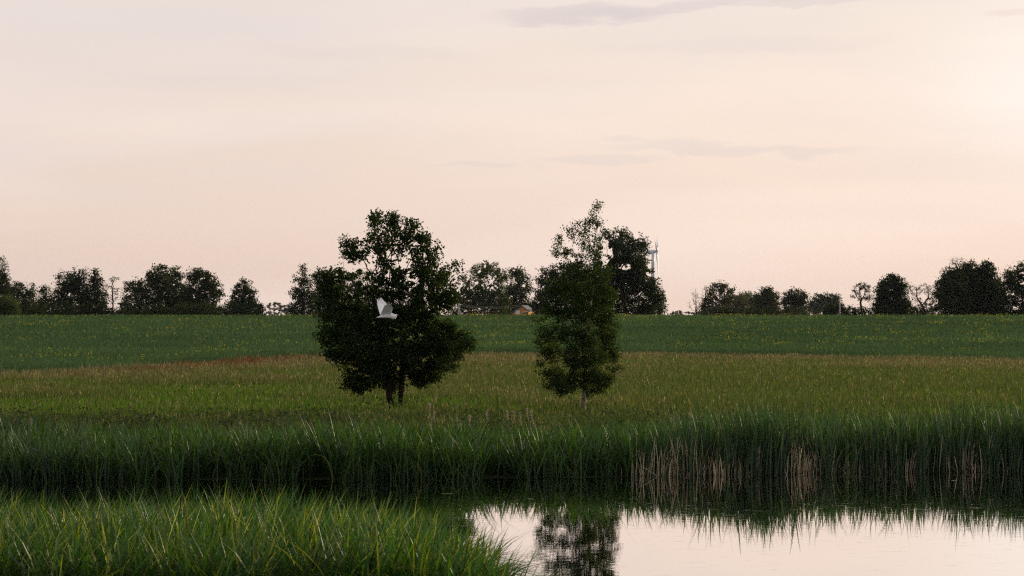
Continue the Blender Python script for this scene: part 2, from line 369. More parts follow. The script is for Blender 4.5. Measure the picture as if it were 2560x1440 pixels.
hh = np.where(brk, hh * .6, hh)
col = pick(r, nd, [(.60, .52, .34), (.72, .65, .50), (.36, .29, .18), (.50, .42, .29)], [3, 2, 2, 2])
o = blades('dry_reed_stalks', np.stack([x, y, z], -1), hh, r.uniform(.016, .034, nd), r.rand(nd) * 6.28, ln, np.abs(r.randn(nd)) * .06, col, M['dry'], 3, tilt=r.randn(nd) * .8)
tag(o, 'pale dry reed stalks standing among green reeds at the water edge', 'reeds', kind='stuff')

# ---- meadow
def field_edge(x):   # distance where the crop begins
    p_ = x * F / 200 + 1280
    return np.interp(p_, [-600, 0, 300, 500, 700, 1100, 1700, 2560, 3200], [148, 156, 172, 195, 222, 238, 242, 217, 205]) + (fbm(x, x * 0, .25, 31) - .5) * 5
r = RS(4); NM = 620000
y = 92 + (250 - 92) * r.rand(NM) ** 1.15; hw = y * .19 + 9; x = r.uniform(-1, 1, NM) * hw
fe = field_edge(x); d = y - shore(x)
keep = (y < fe + .5) & (d > 8); x, y, fe, d = [q[keep] for q in (x, y, fe, d)]; nm = len(x)
pxx = x * F / y + 1280; pyy = HZ + (H - ground_z(x, y)) * F / y
n1 = fbm(x, y, .09, 41); n2 = fbm(x, y, .22, 43); n3 = fbm(x, y, .6, 45)
z = ground_z(x, y)
tan = np.clip(.08 + .46 * sm(fe - y, 60, 8) + .5 * (n2 - .5) - .45 * sm(n1, .55, .70) - .25 * sm(pxx, 1500, 1900) * sm(fe - y, 30, 70), 0, .88)
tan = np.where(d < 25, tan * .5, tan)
sorrel = (np.exp(-(((x + 18.6) / 3.0) ** 2 + ((y - fe + 8) / 9) ** 2)) + .45 * np.exp(-(((x + 22) / 3.5) ** 2 + ((y - fe + 10) / 7) ** 2))) * (.4 + .9 * n3)
lush = .8 * sm(n1 + .25 * n3, .70, .84) * sm(fe - y, 8, 30)
u = r.rand(nm)
green = pick(r, nm, [(.068, .108, .024), (.088, .128, .030), (.048, .084, .024), (.118, .138, .046)], [4, 3, 3, 2])
tanc = pick(r, nm, [(.150, .148, .082), (.120, .122, .062), (.185, .175, .115), (.100, .094, .058)], [3, 3, 1.5, 2])
redc = pick(r, nm, [(.135, .060, .034), (.105, .050, .030), (.16, .085, .045)], [2, 2, 1])
lushc = pick(r, nm, [(.055, .135, .014), (.078, .150, .018)], [1, 1])
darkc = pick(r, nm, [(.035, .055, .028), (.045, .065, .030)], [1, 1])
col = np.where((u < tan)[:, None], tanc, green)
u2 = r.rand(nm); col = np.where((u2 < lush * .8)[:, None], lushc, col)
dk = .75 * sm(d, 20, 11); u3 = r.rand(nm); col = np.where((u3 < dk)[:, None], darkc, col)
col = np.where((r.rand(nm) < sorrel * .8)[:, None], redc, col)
hh = r.uniform(.35, .75, nm) * (.75 + .5 * n3) * (1 - .35 * lush) * (1 - .15 * dk) + sorrel * .25 * r.rand(nm)
istan = (u < tan) & (u2 >= lush * .8)
hh = np.where(istan, hh * 1.15, hh)
wdt = np.where(istan, r.uniform(.012, .028, nm), r.uniform(.015, .035, nm)) * (.8 + y / 260) + np.where(u2 < lush * .8, .02, 0)
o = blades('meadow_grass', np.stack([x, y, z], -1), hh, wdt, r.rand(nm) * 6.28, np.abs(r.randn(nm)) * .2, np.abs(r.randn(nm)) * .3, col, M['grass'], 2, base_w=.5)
tag(o, 'tall olive and tan meadow grass between the pond and the crop field', 'grass', kind='stuff')
# seed heads over the meadow: little drooping panicles
r = RS(5); k_ = r.rand(nm) < np.where(istan, .40, .05); P = np.stack([x, y, z + hh * .72], -1)[k_]; q = len(P)
col = pick(r, q, [(.195, .175, .115), (.15, .130, .082), (.25, .225, .16), (.125, .100, .068)], [3, 3, 2, 2]); so = sorrel[k_]
col = np.where((r.rand(q) < so)[:, None], pick(r, q, [(.15, .062, .035), (.12, .05, .03)], [1, 1]), col)
o = blades('meadow_seed_heads', P, r.uniform(.10, .24, q) + so * .15, r.uniform(.02, .05, q) * (.8 + P[:, 1] / 300), r.rand(q) * 6.28, np.abs(r.randn(q)) * .35, np.abs(r.randn(q)) * .4, col, M['grass'], 2, base_w=.3)
tag(o, 'tan grass seed heads hovering over the meadow', 'seed heads', kind='stuff')
# broad leaved weeds: low band behind the reeds and lush patches
def leaf_quads(P, size, r, col, upb=.5, aspect=.62, fold=.25):
    n_ = len(P); nrm = r.randn(n_, 3); nrm[:, 2] += upb * 2; nrm /= np.linalg.norm(nrm, axis=1)[:, None]
    a = r.randn(n_, 3); a -= nrm * (a * nrm).sum(1)[:, None]; a /= np.linalg.norm(a, axis=1)[:, None]; b_ = np.cross(nrm, a)
    s = np.asarray(size)[:, None] if np.ndim(size) else np.full((n_, 1), size)
    V_ = np.empty((n_, 4, 3), np.float32)
    V_[:, 0] = P - a * s * .5; V_[:, 1] = P + b_ * s * aspect * .5 + nrm * s * fold * .4 - a * s * .05
    V_[:, 2] = P + a * s * .5 - nrm * s * .08; V_[:, 3] = P - b_ * s * aspect * .5 + nrm * s * fold * .4 - a * s * .05
    return V_.reshape(-1, 3), np.arange(n_ * 4).reshape(-1, 4), np.repeat(col, 4, axis=0)
r = RS(6); nw = 42000
x = r.uniform(-21, 21, nw); d = r.uniform(9, 24, nw); y = shore(x) + d; nz = fbm(x, y, .5, 51)
tb_ = np.where(r.rand(nw) < .012, 1, 0) * np.where(r.rand(nw) < .62, 1, 2); x = np.where(tb_ == 1, -4.6 + r.randn(nw) * 1.0, np.where(tb_ == 2, 2.7 + r.randn(nw) * .6, x)); y = np.where(tb_ == 1, 111 + r.randn(nw) * .8, np.where(tb_ == 2, 109 + r.randn(nw) * .6, y))
k_ = (r.rand(nw) < sm(nz, .3, .6) * sm(d, 24, 15)) | (tb_ > 0); x, y = x[k_], y[k_]
P = np.stack([x, y, ground_z(x, y) + r.uniform(.05, .75, len(x)) * (.5 + nz[k_])], -1)
lv = (l_ := lush > .35) & (RS(7).rand(nm) < .35)
mx_, my_ = None, None
col = pick(r, len(P), [(.035, .060, .028), (.045, .075, .03), (.06, .085, .035)], [3, 3, 1])
V, Q, C = leaf_quads(P, r.uniform(.07, .16, len(P)), r, col)
o = mesh('bank_weeds', V, Q, M['grass'], col=C); tag(o, 'dark low leafy weeds between the far reeds and the meadow', 'weeds', kind='stuff')

# ---- crop field
r = RS(8)
cx_ = np.linspace(-105, 105, 211); cyv = np.concatenate([np.linspace(0, 40, 41), np.linspace(43, 330, 97)])
X, K = np.meshgrid(cx_, cyv); Y = field_edge(X) + K
Z = ground_z(X, Y) + np.interp(K, [0, 1.5, 4, 8], [.02, .08, .40, .60]) + (fbm(X, Y, .45, 61) - .5) * .16 + (fbm(X, Y, 1.7, 63) - .5) * .10
V = np.stack([X, Y, Z], -1).reshape(-1, 3); nx = len(cx_); i = (np.arange(len(cyv) - 1)[:, None] * nx + np.arange(nx - 1)[None]).ravel()
M['crop_mass'] = plain('crop_mass', (.036, .068, .028), .95, (.044, .080, .034), 1.2, .4, 0.0)
o = mesh('crop_understory', V, np.stack([i, i + 1, i + nx + 1, i + nx], -1), M['crop_mass'], smooth=True)
tag(o, 'dense green crop mass beneath the leafy field tops', 'crop', kind='stuff')
NCc = 330000
K = 300 * r.rand(NCc) ** 1.5; hw = 1; yy = 190 + K
x = r.uniform(-1, 1, NCc) * (yy * .21 + 3); y = field_edge(x) + K; front = K < 3.0
z = ground_z(x, y); base = np.where(front, .0, .55)
hh = np.where(front, r.uniform(.5, 1.0, NCc), r.uniform(.28, .52, NCc)) + (fbm(x, y, .3, 65) - .5) * .22
col = pick(r, NCc, [(.054, .106, .045), (.066, .120, .048), (.046, .092, .048), (.078, .122, .043)], [4, 3, 3, 1.5])
band = fbm(x * .35, y, .10, 67); col = col * (1 + (band[:, None] - .5) * .9)
o = blades('crop_plants', np.stack([x, y, z + base], -1), hh, r.uniform(.03, .06, NCc) * (y / 230), r.rand(NCc) * 6.28, np.abs(r.randn(NCc)) * .25, np.abs(r.randn(NCc)) * .3, col, M['crop'], 2, base_w=.6)
tag(o, 'blue green crop plants covering the low hill behind the meadow', 'crop', kind='stuff')
# yellow flowers in clumps
r = RS(9); nf0 = 430
K = 275 * r.rand(nf0) ** 1.0 + 6; cxx = r.uniform(-1, 1, nf0) * (190 + K) * .2
rep = r.randint(2, 13, nf0); gx = np.repeat(cxx, rep) + r.randn(rep.sum()) * .9; gk = np.abs(np.repeat(K, rep) + r.randn(rep.sum()) * 2.2)
sx = r.uniform(-1, 1, 700) * 85; sk = 280 * r.rand(700) ** 1.0 + 3; gx = np.concatenate([gx, sx]); gk = np.concatenate([gk, sk])
gy = field_edge(gx) + gk; keep = (fbm(gx, gy, .06, 71) > .36); gx, gy, gk = gx[keep], gy[keep], gk[keep]
gz = ground_z(gx, gy) + 1.02 + r.randn(len(gx)) * .07
k4 = 4; P = np.repeat(np.stack([gx, gy, gz], -1), k4, axis=0) + r.randn(len(gx) * k4, 3) * np.array([.05, .05, .055])
col = pick(r, len(P), [(.50, .44, .03), (.42, .38, .04), (.54, .47, .04)], [2, 2, 1], .12)
V, Q, C = leaf_quads(P, r.uniform(.038, .078, len(P)) * (.75 + P[:, 1] / 800), r, col, .2, .9)
o = mesh('yellow_flowers', V, Q, M['crop'], col=C); tag(o, 'small yellow rape flowers scattered over the green crop', 'flowers', kind='stuff')

# ------------------------------------------------------------------ trees
def grow(att, trunk, step, infl, kill, iters=90):
    pos = [np.array(p_, float) for p_ in trunk]; par = [-1] + list(range(len(trunk) - 1))
    A = np.asarray(att, float); alive = np.ones(len(A), bool)
    Pn = np.array(pos); d2 = ((A[:, None] - Pn[None]) ** 2).sum(-1); near = d2.argmin(1); nd = d2.min(1)
    for it in range(iters):
        m = alive & (nd < infl ** 2)
        if not m.any():
            if not alive.any(): break
            m = alive & (nd <= nd[alive].min() * 1.2)
        idx = np.where(m)[0]; nn = near[idx]; Parr = np.array(pos)
        v = A[idx] - Parr[nn]; v /= np.linalg.norm(v, axis=1)[:, None] + 1e-9
        acc = {}
        uq, inv = np.unique(nn, return_inverse=True); sm_ = np.zeros((len(uq), 3)); np.add.at(sm_, inv, v)
        l_ = np.linalg.norm(sm_, axis=1)[:, None]; sm_ = sm_ / (l_ + 1e-9); newp = Parr[uq] + sm_ * step + GR.randn(len(uq), 3) * step * .12
        s0 = len(pos)
        for a_, b_ in zip(newp, uq): pos.append(a_); par.append(int(b_))
        dn = ((A[:, None] - newp[None]) ** 2).sum(-1); k_ = dn.argmin(1); dm = dn.min(1); up = dm < nd
        near[up] = s0 + k_[up]; nd[up] = dm[up]; alive &= nd > kill ** 2
    return np.array(pos), np.array(par)
def skeleton_mesh(pos, par, tip, power=2.3, trunk_r=None, sides=5):
    n_ = len(pos); child = np.zeros(n_); acc = np.zeros(n_)
    rad = np.zeros(n_); nch = np.bincount(par[par >= 0], minlength=n_)
    for i in range(n_ - 1, -1, -1):
        rad[i] = tip if nch[i] == 0 else acc[i] ** (1 / power)
        if par[i] >= 0: acc[par[i]] += rad[i] ** power
    raw = rad.copy()
    if trunk_r: rad *= 1 + (trunk_r / rad[0] - 1) * (rad / rad[0]) ** 1.0
    rad = np.maximum(rad, tip * .5)
    e = np.where(par >= 0)[0]; a = pos[par[e]]; b_ = pos[e]; d = b_ - a; d /= np.linalg.norm(d, axis=1)[:, None] + 1e-9
    a = a - d * rad[e][:, None] * .3
    u = np.cross(d, np.array([.3, .9, .31])); u /= np.linalg.norm(u, axis=1)[:, None] + 1e-9; w_ = np.cross(d, u)
    ang = np.arange(sides) / sides * 2 * np.pi
    ring = np.cos(ang)[None, :, None] * u[:, None] + np.sin(ang)[None, :, None] * w_[:, None]
    ra = np.minimum(rad[par[e]], rad[e] * 1.25)
    V_ = np.concatenate([a[:, None] + ring * ra[:, None, None], b_[:, None] + ring * rad[e][:, None, None]], 1).reshape(-1, 3)
    base = (np.arange(len(e)) * 2 * sides)[:, None]; j = np.arange(sides)[None]
    Q_ = np.stack([base + j, base + (j + 1) % sides, base + sides + (j + 1) % sides, base + sides + j], -1).reshape(-1, 4)
    return V_, Q_, raw, nch
GR = RS(77)
def tree(name, label, cat, D, lobes, base, nleaf=6000, leaf=.22, att=260, shell=.35, gap=.0, cols=None, bare=False, trunk_r=.25, stems=None, ry=.9,
         group=None, bark='bark', step=None, leafmat='leaf', spread=None, seed=0, kill=None, zground=None, tip=.02, droop=0.0, upb=.3, trunk_top=None, holes=0.0, lw=None, fill=0.0, lobe_k=1.0):
    """lobes: (x, y, rx, ry[, weight]) in photograph pixels, turned into metres at distance D; base: (x, y) of the foot"""
    global GR
    r = GR = RS(1000 + seed); s = D / F
    if fill >= .6 and D < 1400: x0_, x1_ = min(q[0] - q[2] for q in lobes), max(q[0] + q[2] for q in lobes); lobes = lobes + [(x0_ + (x1_ - x0_) * f_, 790, (x1_ - x0_) * .22, 16) for f_ in (.2, .5, .8)]
    L_ = np.array([(q + (1.0,))[:5] if len(q) < 5 else q for q in lobes], float)
    cx_, cz_ = (L_[:, 0] - 1280) * s, H - (L_[:, 1] - HZ) * s; rx_, rz_ = L_[:, 2] * s * lobe_k, L_[:, 3] * s * lobe_k
    ex = (cx_.max() - cx_.min()) * .5 + 1e-3; mid = (cx_ * rx_).sum() / rx_.sum()
    off = np.sqrt(np.clip(1 - ((cx_ - mid) / (ex * 1.3 + 1e-3)) ** 2, 0, 1)) * ex * ry
    cyy = D + r.uniform(-.75, .75, len(L_)) * off; wts = L_[:, 4] * rx_ * rz_ * np.minimum(rx_, rz_) ** .4; wts /= wts.sum()
    def sample(n_, shell_):
        k_ = r.choice(len(L_), n_, p=wts); v = r.randn(n_, 3); v /= np.linalg.norm(v, axis=1)[:, None]
        rr = r.rand(n_) ** (shell_); return np.stack([cx_[k_] + v[:, 0] * rx_[k_] * rr, cyy[k_] + v[:, 1] * np.minimum(rx_, rz_ * 1.3)[k_] * rr * ry, cz_[k_] + v[:, 2] * rz_[k_] * rr], -1)
    A = sample(att, shell)
    bx = (base[0] - 1280) * s; bz = zground if zground is not None else float(ground_z(np.array([bx]), np.array([float(D)]))[0])
    hgt = (cz_ + rz_).max() - bz; st_ = step or hgt / 22
    cb = (cz_ - rz_).min(); cb = max(cb, bz + .05 * hgt)
    root = np.array([bx, D, bz - .1])
    tt = trunk_top if trunk_top is not None else .45
    topx = mid if not trunk_top else (cx_[(cz_ + rz_).argmax()])
    top = np.array([topx * .6 + bx * .4 if not trunk_top else topx, D, bz + hgt * tt]); kk = max(4, int(np.linalg.norm(top - root) / st_))
    tr_ = [root + (top - root) * i / kk + (r.randn(3) * st_ * .10 * (i > 0)) * np.array([1, 1, .2]) for i in range(kk + 1)]
    if stems:
        pass
    pos, par = grow(A, tr_, st_, st_ * 5, kill or st_ * 1.5, 70)
    if stems:   # second stem from the ground
        pos2, par2 = grow(sample(att // 3, shell), [root + np.array([stems, .1, 0]) + (np.array([stems * 1.3 + topx * .2 - bx * .2, .3, hgt * .3])) * i / 8 for i in range(9)], st_, st_ * 4, st_ * 1.8, 50)
        par2 = np.where(par2 >= 0, par2 + len(pos), -1)
    e_ = empty(name, tuple(root + np.array([0, 0, .1]))); tag(e_, label, cat, group)
    V_, Q_, rad, nch = skeleton_mesh(pos, par, tip, trunk_r=trunk_r)
    if stems:
        V2, Q2, rad2, nch2 = skeleton_mesh(pos2, np.where(par2 >= 0, par2 - len(pos), -1), tip, trunk_r=trunk_r * .85)
        Q_ = np.concatenate([Q_, Q2 + len(V_)]); V_ = np.concatenate([V_, V2]); 
        pos = np.concatenate([pos, pos2]); rad = np.concatenate([rad, rad2]); nch = np.concatenate([nch, nch2])
    mesh('trunk', V_, Q_, M[bark], e_, smooth=True)
    if nleaf:
        cand = np.where((rad < tip * 2.3) & (pos[:, 2] > cb - st_))[0]
        wt = np.where(nch[cand] == 0, 3.0, 1.0) * (1 + .5 * r.rand(len(cand)))
        zrel = (pos[cand, 2] - bz) / hgt
        if lw: wt = wt * np.interp(zrel, lw[0], lw[1])
        k_ = r.choice(cand, nleaf, p=wt / wt.sum()); sp = spread or st_ * .55
        P = pos[k_] + r.randn(nleaf, 3) * sp * np.array([1, 1, .8]); P[:, 2] -= np.abs(r.randn(nleaf)) * droop
        if fill:     # leafy sprays through the whole crown, in small bunches
            nf_ = int(nleaf * fill); nb_ = max(20, nf_ // 14); C0 = sample(nb_, .42); q_ = r.randint(0, nb_, nf_)
            P[:nf_] = C0[q_] + r.randn(nf_, 3) * leaf * 1.1 * np.array([1, 1, .75])
        if holes:
            hn = fbm((P[:, 0] - bx), (P[:, 2] - bz), 1.6 / max(st_, .1) * .35, seed) ; P = P[hn > holes * np.interp((P[:, 2] - bz) / hgt, [.4, .6], [.6, 1.0])]
        cols = cols or [((.022, .045, .016), 4), ((.030, .058, .018), 3), ((.018, .036, .016), 3), ((.048, .075, .022), 1)]
        c_ = pick(r, len(P), [c0 for c0, _ in cols], [w0 for _, w0 in cols])
        V_, Q_, C_ = leaf_quads(P, r.uniform(.7, 1.35, len(P)) * leaf, r, c_, upb)
        mesh('crown', V_, Q_, M[leafmat], e_, col=C_)
    return e_

# hero maple
DT = 111.0
maple_lobes = [(934,542,12,24,2.5),(984,548,12,20,2.5),(935,562,20,38),(983,566,20,36),(1030,590,42,44),(962,622,58,55),(890,632,42,40),(1070,640,42,50),(850,712,62,50),
 (950,705,70,60),(1040,712,78,60),(1108,692,36,42),(860,790,74,55),(950,800,85,60),(1050,790,72,52),(1112,745,36,32),
 (865,868,62,52),(960,890,90,60),(1060,872,80,55),(1130,862,55,50),(1165,862,28,30),(900,948,48,36),(980,948,75,34),(1062,938,52,36),
 (1122,912,38,28),(1122,822,36,30),(818,765,34,40),(805,700,24,28),(812,835,24,22),(862,600,14,16),(1140,672,12,20)]
tree('maple_tree', 'broad dense maple growing behind the reeds with white bird in front of it', 'tree', DT, maple_lobes, (985, 1037),
     nleaf=52000, leaf=.115, att=1700, fill=.22, shell=.45, cols=[((.016,.036,.009),4),((.022,.046,.010),3),((.012,.028,.009),3),((.05,.07,.012),.6)],
     trunk_r=.13, stems=.22, step=.20, spread=.125, tip=.006, seed=5, kill=.26, trunk_top=.55, holes=.33, lw=([0,.15,.5,.62,1],[1.3,1.3,1.15,.85,.75]))
# hero birch
birch_lobes = [(1490,522,7,18,5),(1480,546,8,22,5),(1497,560,8,14,5),(1468,570,9,26,5),(1440,560,7,24,4),(1430,590,8,26,4),(1416,575,6,16,4),(1398,600,7,18,4),(1390,625,9,16,3),(1455,602,10,30,4),(1488,598,16,8,4),(1505,612,12,7,4),
 (1475,628,12,24,3),(1420,632,14,16,3),(1445,650,16,20,2.5),(1495,640,14,14,2.5),(1508,582,8,8,4),(1440,680,42,32),(1490,685,42,32),(1395,720,34,32),(1450,730,60,38),(1510,735,38,36),(1380,770,30,26),(1440,780,60,34),(1500,785,46,34),
 (1345,800,22,9,.8),(1555,812,16,9,.6),(1380,828,46,28),(1450,840,60,36),(1515,842,42,34),(1350,850,20,22),(1385,880,40,30),(1460,890,62,34),(1520,882,34,30),
 (1375,930,36,28),(1440,940,66,34),(1500,942,44,32),(1545,908,14,8,.7),(1400,965,46,22),(1475,968,56,20),(1372,675,8,10,.3),(1350,905,12,14)]
tree('birch_tree', 'slender birch with sparse top leaning right and pale trunk behind the reeds', 'tree', 109.0, birch_lobes, (1455, 1045),
     nleaf=42000, leaf=.075, att=1500, fill=.3, shell=.6, cols=[((.020,.046,.011),4),((.028,.058,.012),3),((.014,.034,.010),3),((.060,.085,.015),.8)],
     trunk_r=.085, step=.15, spread=.10, tip=.0045, seed=2, kill=.2, bark='birch_bark', leafmat='birch_leaf', droop=.07, upb=-.1, trunk_top=.86, holes=.26,
     lw=([0,.1,.62,.72,1],[1.5,1.5,1.1,.40,.50]))

BG = 'trees on the horizon beyond the crop field'
GREY = [((.070,.078,.062),3),((.088,.094,.072),3),((.058,.064,.052),2)]  # grey foliage, with extra paleness of distance haze put into the colour
HZY = [((.040,.052,.036),3),((.050,.064,.040),3),((.030,.042,.028),2)]  # leaf greens lightened and greyed: haze painted into the right treeline
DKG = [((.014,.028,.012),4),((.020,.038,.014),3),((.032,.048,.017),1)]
MID = [((.020,.036,.014),4),((.027,.044,.016),3),((.038,.056,.020),1)]
T = lambda *a, **k: tree(*a, group=BG, **{'fill': .65 if k.get('nleaf', 0) > 1600 else .25, **k, **({'leaf': k['leaf'] * 1.4, 'lobe_k': 1.12, 'nleaf': int(k['nleaf'] * 1.5)} if k.get('nleaf', 0) > 1600 else {})})
T('poplar_tree', 'narrow tall poplar at the far left end of the treeline', 'tree', 640, [(6,668,12,30),(4,705,18,30),(6,750,22,35)], (5,800), nleaf=3500, leaf=.24, att=200, seed=11, cols=DKG, upb=-.2)
T('willow_tree', 'tree with crown sloping down to the right beside the poplar', 'tree', 650, [(22,735,32,42),(50,745,32,40),(82,740,18,38),(60,770,50,25),(-25,740,30,50)], (40,800), nleaf=7500, leaf=.3, att=300, seed=12, cols=DKG)
T('round_bush', 'rounded lighter green bush in front of the leftmost trees', 'bush', 480, [(18,764,28,24),(35,768,14,18),(-5,770,20,26)], (15,800), nleaf=9000, leaf=.13, att=260, seed=13, cols=[((.050,.085,.028),3),((.062,.10,.034),2)], spread=.28)
T('leafy_tree', 'small tree filling the dip left of the broad branching tree', 'tree', 660, [(112,738,16,26),(118,765,28,26),(100,775,20,20)], (112,800), nleaf=3500, leaf=.28, att=150, seed=14, cols=MID)
T('leafy_tree', 'broad dark tree with upright branch tips left of the thin sapling', 'tree', 600, [(166,708,26,28),(205,700,22,28),(240,702,18,30),(190,740,52,35),(235,742,32,38),(150,755,26,34),(215,770,55,22),(258,760,14,20)], (200,800), nleaf=11000, leaf=.28, att=420, seed=15, cols=DKG, holes=.24)
T('sapling', 'thin sparse sapling with open branches in the gap of the left treeline', 'tree', 560, [(280,700,12,14),(292,695,10,8),(275,715,16,10),(292,725,12,12),(284,745,12,12)], (284,800), nleaf=520, leaf=.22, att=90, seed=16, trunk_r=.16, trunk_top=.8, cols=DKG)
T('sapling', 'very thin low sapling just right of the sparse one in the gap', 'tree', 590, [(316,712,8,14),(312,738,10,16),(320,752,10,10)], (316,800), nleaf=330, leaf=.22, att=50, seed=17, trunk_r=.10, trunk_top=.7, cols=MID)
T('leafy_tree', 'largest tree of the left treeline, crown stepping down to its left', 'tree', 620, [(400,692,30,26),(428,694,26,26),(378,700,14,14),(340,722,26,26),(395,735,55,36),(440,740,36,42),(330,762,34,26),(390,770,60,22),(450,768,30,24)], (400,800), nleaf=14000, leaf=.3, att=480, seed=18, cols=MID, holes=.2)
T('leafy_tree', 'tree with rounded feathery crown on the right flank of the largest left tree', 'tree', 610, [(490,694,24,22),(512,700,26,26),(535,722,18,22),(500,738,40,36),(545,735,14,14),(510,768,46,22),(470,750,20,30)], (505,800), nleaf=9500, leaf=.28, att=360, seed=19, cols=MID, holes=.27)
T('low_hedge', 'low dark undergrowth closing the foot of the left treeline', 'hedge', 560, [(x_, 780 + 5 * math.sin(x_), 26, 20) for x_ in range(60, 650, 34)], (300,800), nleaf=12000, leaf=.28, att=500, seed=20, cols=DKG, ry=.1, trunk_r=.1)
T('fir_tree', 'dark conical tree standing at the right end of the left treeline', 'tree', 590, [(608,712,16,16),(598,730,22,16),(622,735,20,18),(606,755,34,20),(585,765,20,20),(630,765,20,18),(608,780,42,14)], (608,800), nleaf=6500, leaf=.25, att=300, seed=21, cols=DKG, holes=.22)
T('small_bush', 'small bush at the foot of the dark conical tree on its right', 'bush', 700, [(648,768,12,14),(655,775,12,10)], (650,800), nleaf=900, leaf=.3, att=60, seed=22, cols=MID)
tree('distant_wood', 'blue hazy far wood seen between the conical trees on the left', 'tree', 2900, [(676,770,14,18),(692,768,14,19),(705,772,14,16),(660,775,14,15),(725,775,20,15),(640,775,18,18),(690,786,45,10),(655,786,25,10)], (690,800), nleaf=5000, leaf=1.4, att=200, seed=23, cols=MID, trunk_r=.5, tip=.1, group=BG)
T('alder_tree', 'pointed alder with layered branches left of the maple', 'tree', 570, [(758,676,12,14),(752,700,20,12),(764,712,20,14),(748,735,26,18),(762,748,30,20),(755,775,36,20)], (757,800), nleaf=4200, leaf=.25, att=260, seed=24, cols=DKG, holes=.24, trunk_top=.8)
T('leafy_tree', 'tree partly hidden behind the left side of the maple crown', 'tree', 600, [(792,690,18,20),(815,700,24,26),(800,740,26,34),(830,740,30,40),(805,775,34,20)], (810,800), nleaf=6000, leaf=.28, att=260, seed=25, cols=DKG)
T('leafy_tree', 'dark tree hidden behind the middle of the maple crown', 'tree', 640, [(880,720,40,36),(930,740,40,40),(890,770,60,26),(990,745,40,38),(1050,750,40,36),(1010,778,60,18)], (940,800), nleaf=8000, leaf=.32, att=260, seed=26, cols=DKG)
T('leafy_tree', 'tree with round arched crown between the maple and the orange house', 'tree', 720, [(1222,674,30,20),(1195,682,22,18),(1250,690,26,20),(1160,690,14,16),(1185,712,32,20),(1225,722,40,18),(1170,750,30,30),(1225,760,50,24),(1140,750,24,36),(1215,742,44,22)], (1215,800), nleaf=12000, leaf=.32, att=420, seed=27, cols=[((.030,.055,.018),4),((.045,.075,.022),3),((.06,.09,.03),1)], holes=.30)
T('leafy_tree', 'looser tree above the orange house roof', 'tree', 740, [(1288,682,18,16),(1308,700,18,20),(1295,722,30,18),(1322,722,8,8),(1270,735,26,18),(1290,750,36,14),(1310,765,26,12),(1270,768,36,16)], (1290,800), nleaf=7500, leaf=.32, att=320, seed=28, cols=MID, holes=.28)
T('round_tree', 'dense dome shaped tree behind the left side of the birch', 'tree', 560, [(1370,705,34,34),(1410,690,36,34),(1445,690,34,36),(1360,750,28,34),(1410,745,50,44),(1460,740,40,46),(1352,770,20,20),(1480,700,30,36),(1500,745,30,42),(1346,758,12,26),(1344,775,14,16)], (1410,800), nleaf=17000, leaf=.27, att=460, seed=29, cols=DKG)
T('oak_tree', 'tallest oak on the horizon in front of the wind turbine', 'tree', 520, [(1505,652,24,32),(1500,618,14,18),(1560,640,40,40),(1585,690,46,44),(1530,690,36,44),(1550,595,26,26),(1520,608,22,22),(1590,610,26,22),(1608,625,16,20),(1530,640,34,30),(1580,650,34,28),(1606,655,14,16),(1512,680,26,34),(1560,700,36,30),(1605,705,34,32),(1545,745,36,32),(1595,745,40,30),(1632,735,24,34),(1500,740,24,40),(1640,765,22,22),(1580,775,50,14),(1648,745,16,18)], (1568,800), nleaf=24000, leaf=.27, att=700, seed=30, cols=DKG, holes=.33, trunk_r=.6, trunk_top=.5)
T('bare_bush', 'twiggy half bare bush at the right foot of the tallest oak', 'bush', 540, [(1655,745,12,24),(1660,770,12,16),(1645,765,16,18)], (1650,800), nleaf=700, leaf=.2, att=160, seed=31, cols=MID, tip=.018)
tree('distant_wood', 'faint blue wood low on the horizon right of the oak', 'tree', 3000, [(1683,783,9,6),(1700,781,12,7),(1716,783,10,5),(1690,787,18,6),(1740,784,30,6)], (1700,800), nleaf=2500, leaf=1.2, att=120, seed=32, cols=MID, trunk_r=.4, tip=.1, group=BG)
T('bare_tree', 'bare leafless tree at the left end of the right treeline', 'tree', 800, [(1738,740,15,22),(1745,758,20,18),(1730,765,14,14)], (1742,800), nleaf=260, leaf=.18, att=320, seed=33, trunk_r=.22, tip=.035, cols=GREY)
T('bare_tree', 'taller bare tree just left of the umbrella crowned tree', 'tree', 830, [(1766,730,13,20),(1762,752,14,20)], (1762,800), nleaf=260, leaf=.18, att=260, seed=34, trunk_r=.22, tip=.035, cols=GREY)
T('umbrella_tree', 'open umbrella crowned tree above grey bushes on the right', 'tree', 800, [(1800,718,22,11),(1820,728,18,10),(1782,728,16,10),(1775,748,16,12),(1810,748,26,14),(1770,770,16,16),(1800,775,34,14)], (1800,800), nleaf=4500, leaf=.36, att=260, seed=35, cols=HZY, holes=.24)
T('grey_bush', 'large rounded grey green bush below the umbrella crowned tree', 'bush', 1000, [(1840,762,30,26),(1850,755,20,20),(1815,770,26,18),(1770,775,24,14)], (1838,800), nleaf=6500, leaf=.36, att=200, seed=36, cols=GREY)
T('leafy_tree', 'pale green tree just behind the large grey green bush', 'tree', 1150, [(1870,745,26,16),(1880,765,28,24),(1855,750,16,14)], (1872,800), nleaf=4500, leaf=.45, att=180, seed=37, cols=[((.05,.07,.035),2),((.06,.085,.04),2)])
T('round_tree', 'dark pointed dome tree in the middle of the low right treeline', 'tree', 820, [(1918,730,16,14),(1912,742,24,16),(1928,748,22,18),(1915,765,32,20)], (1918,800), nleaf=5500, leaf=.36, att=200, seed=38, cols=HZY)
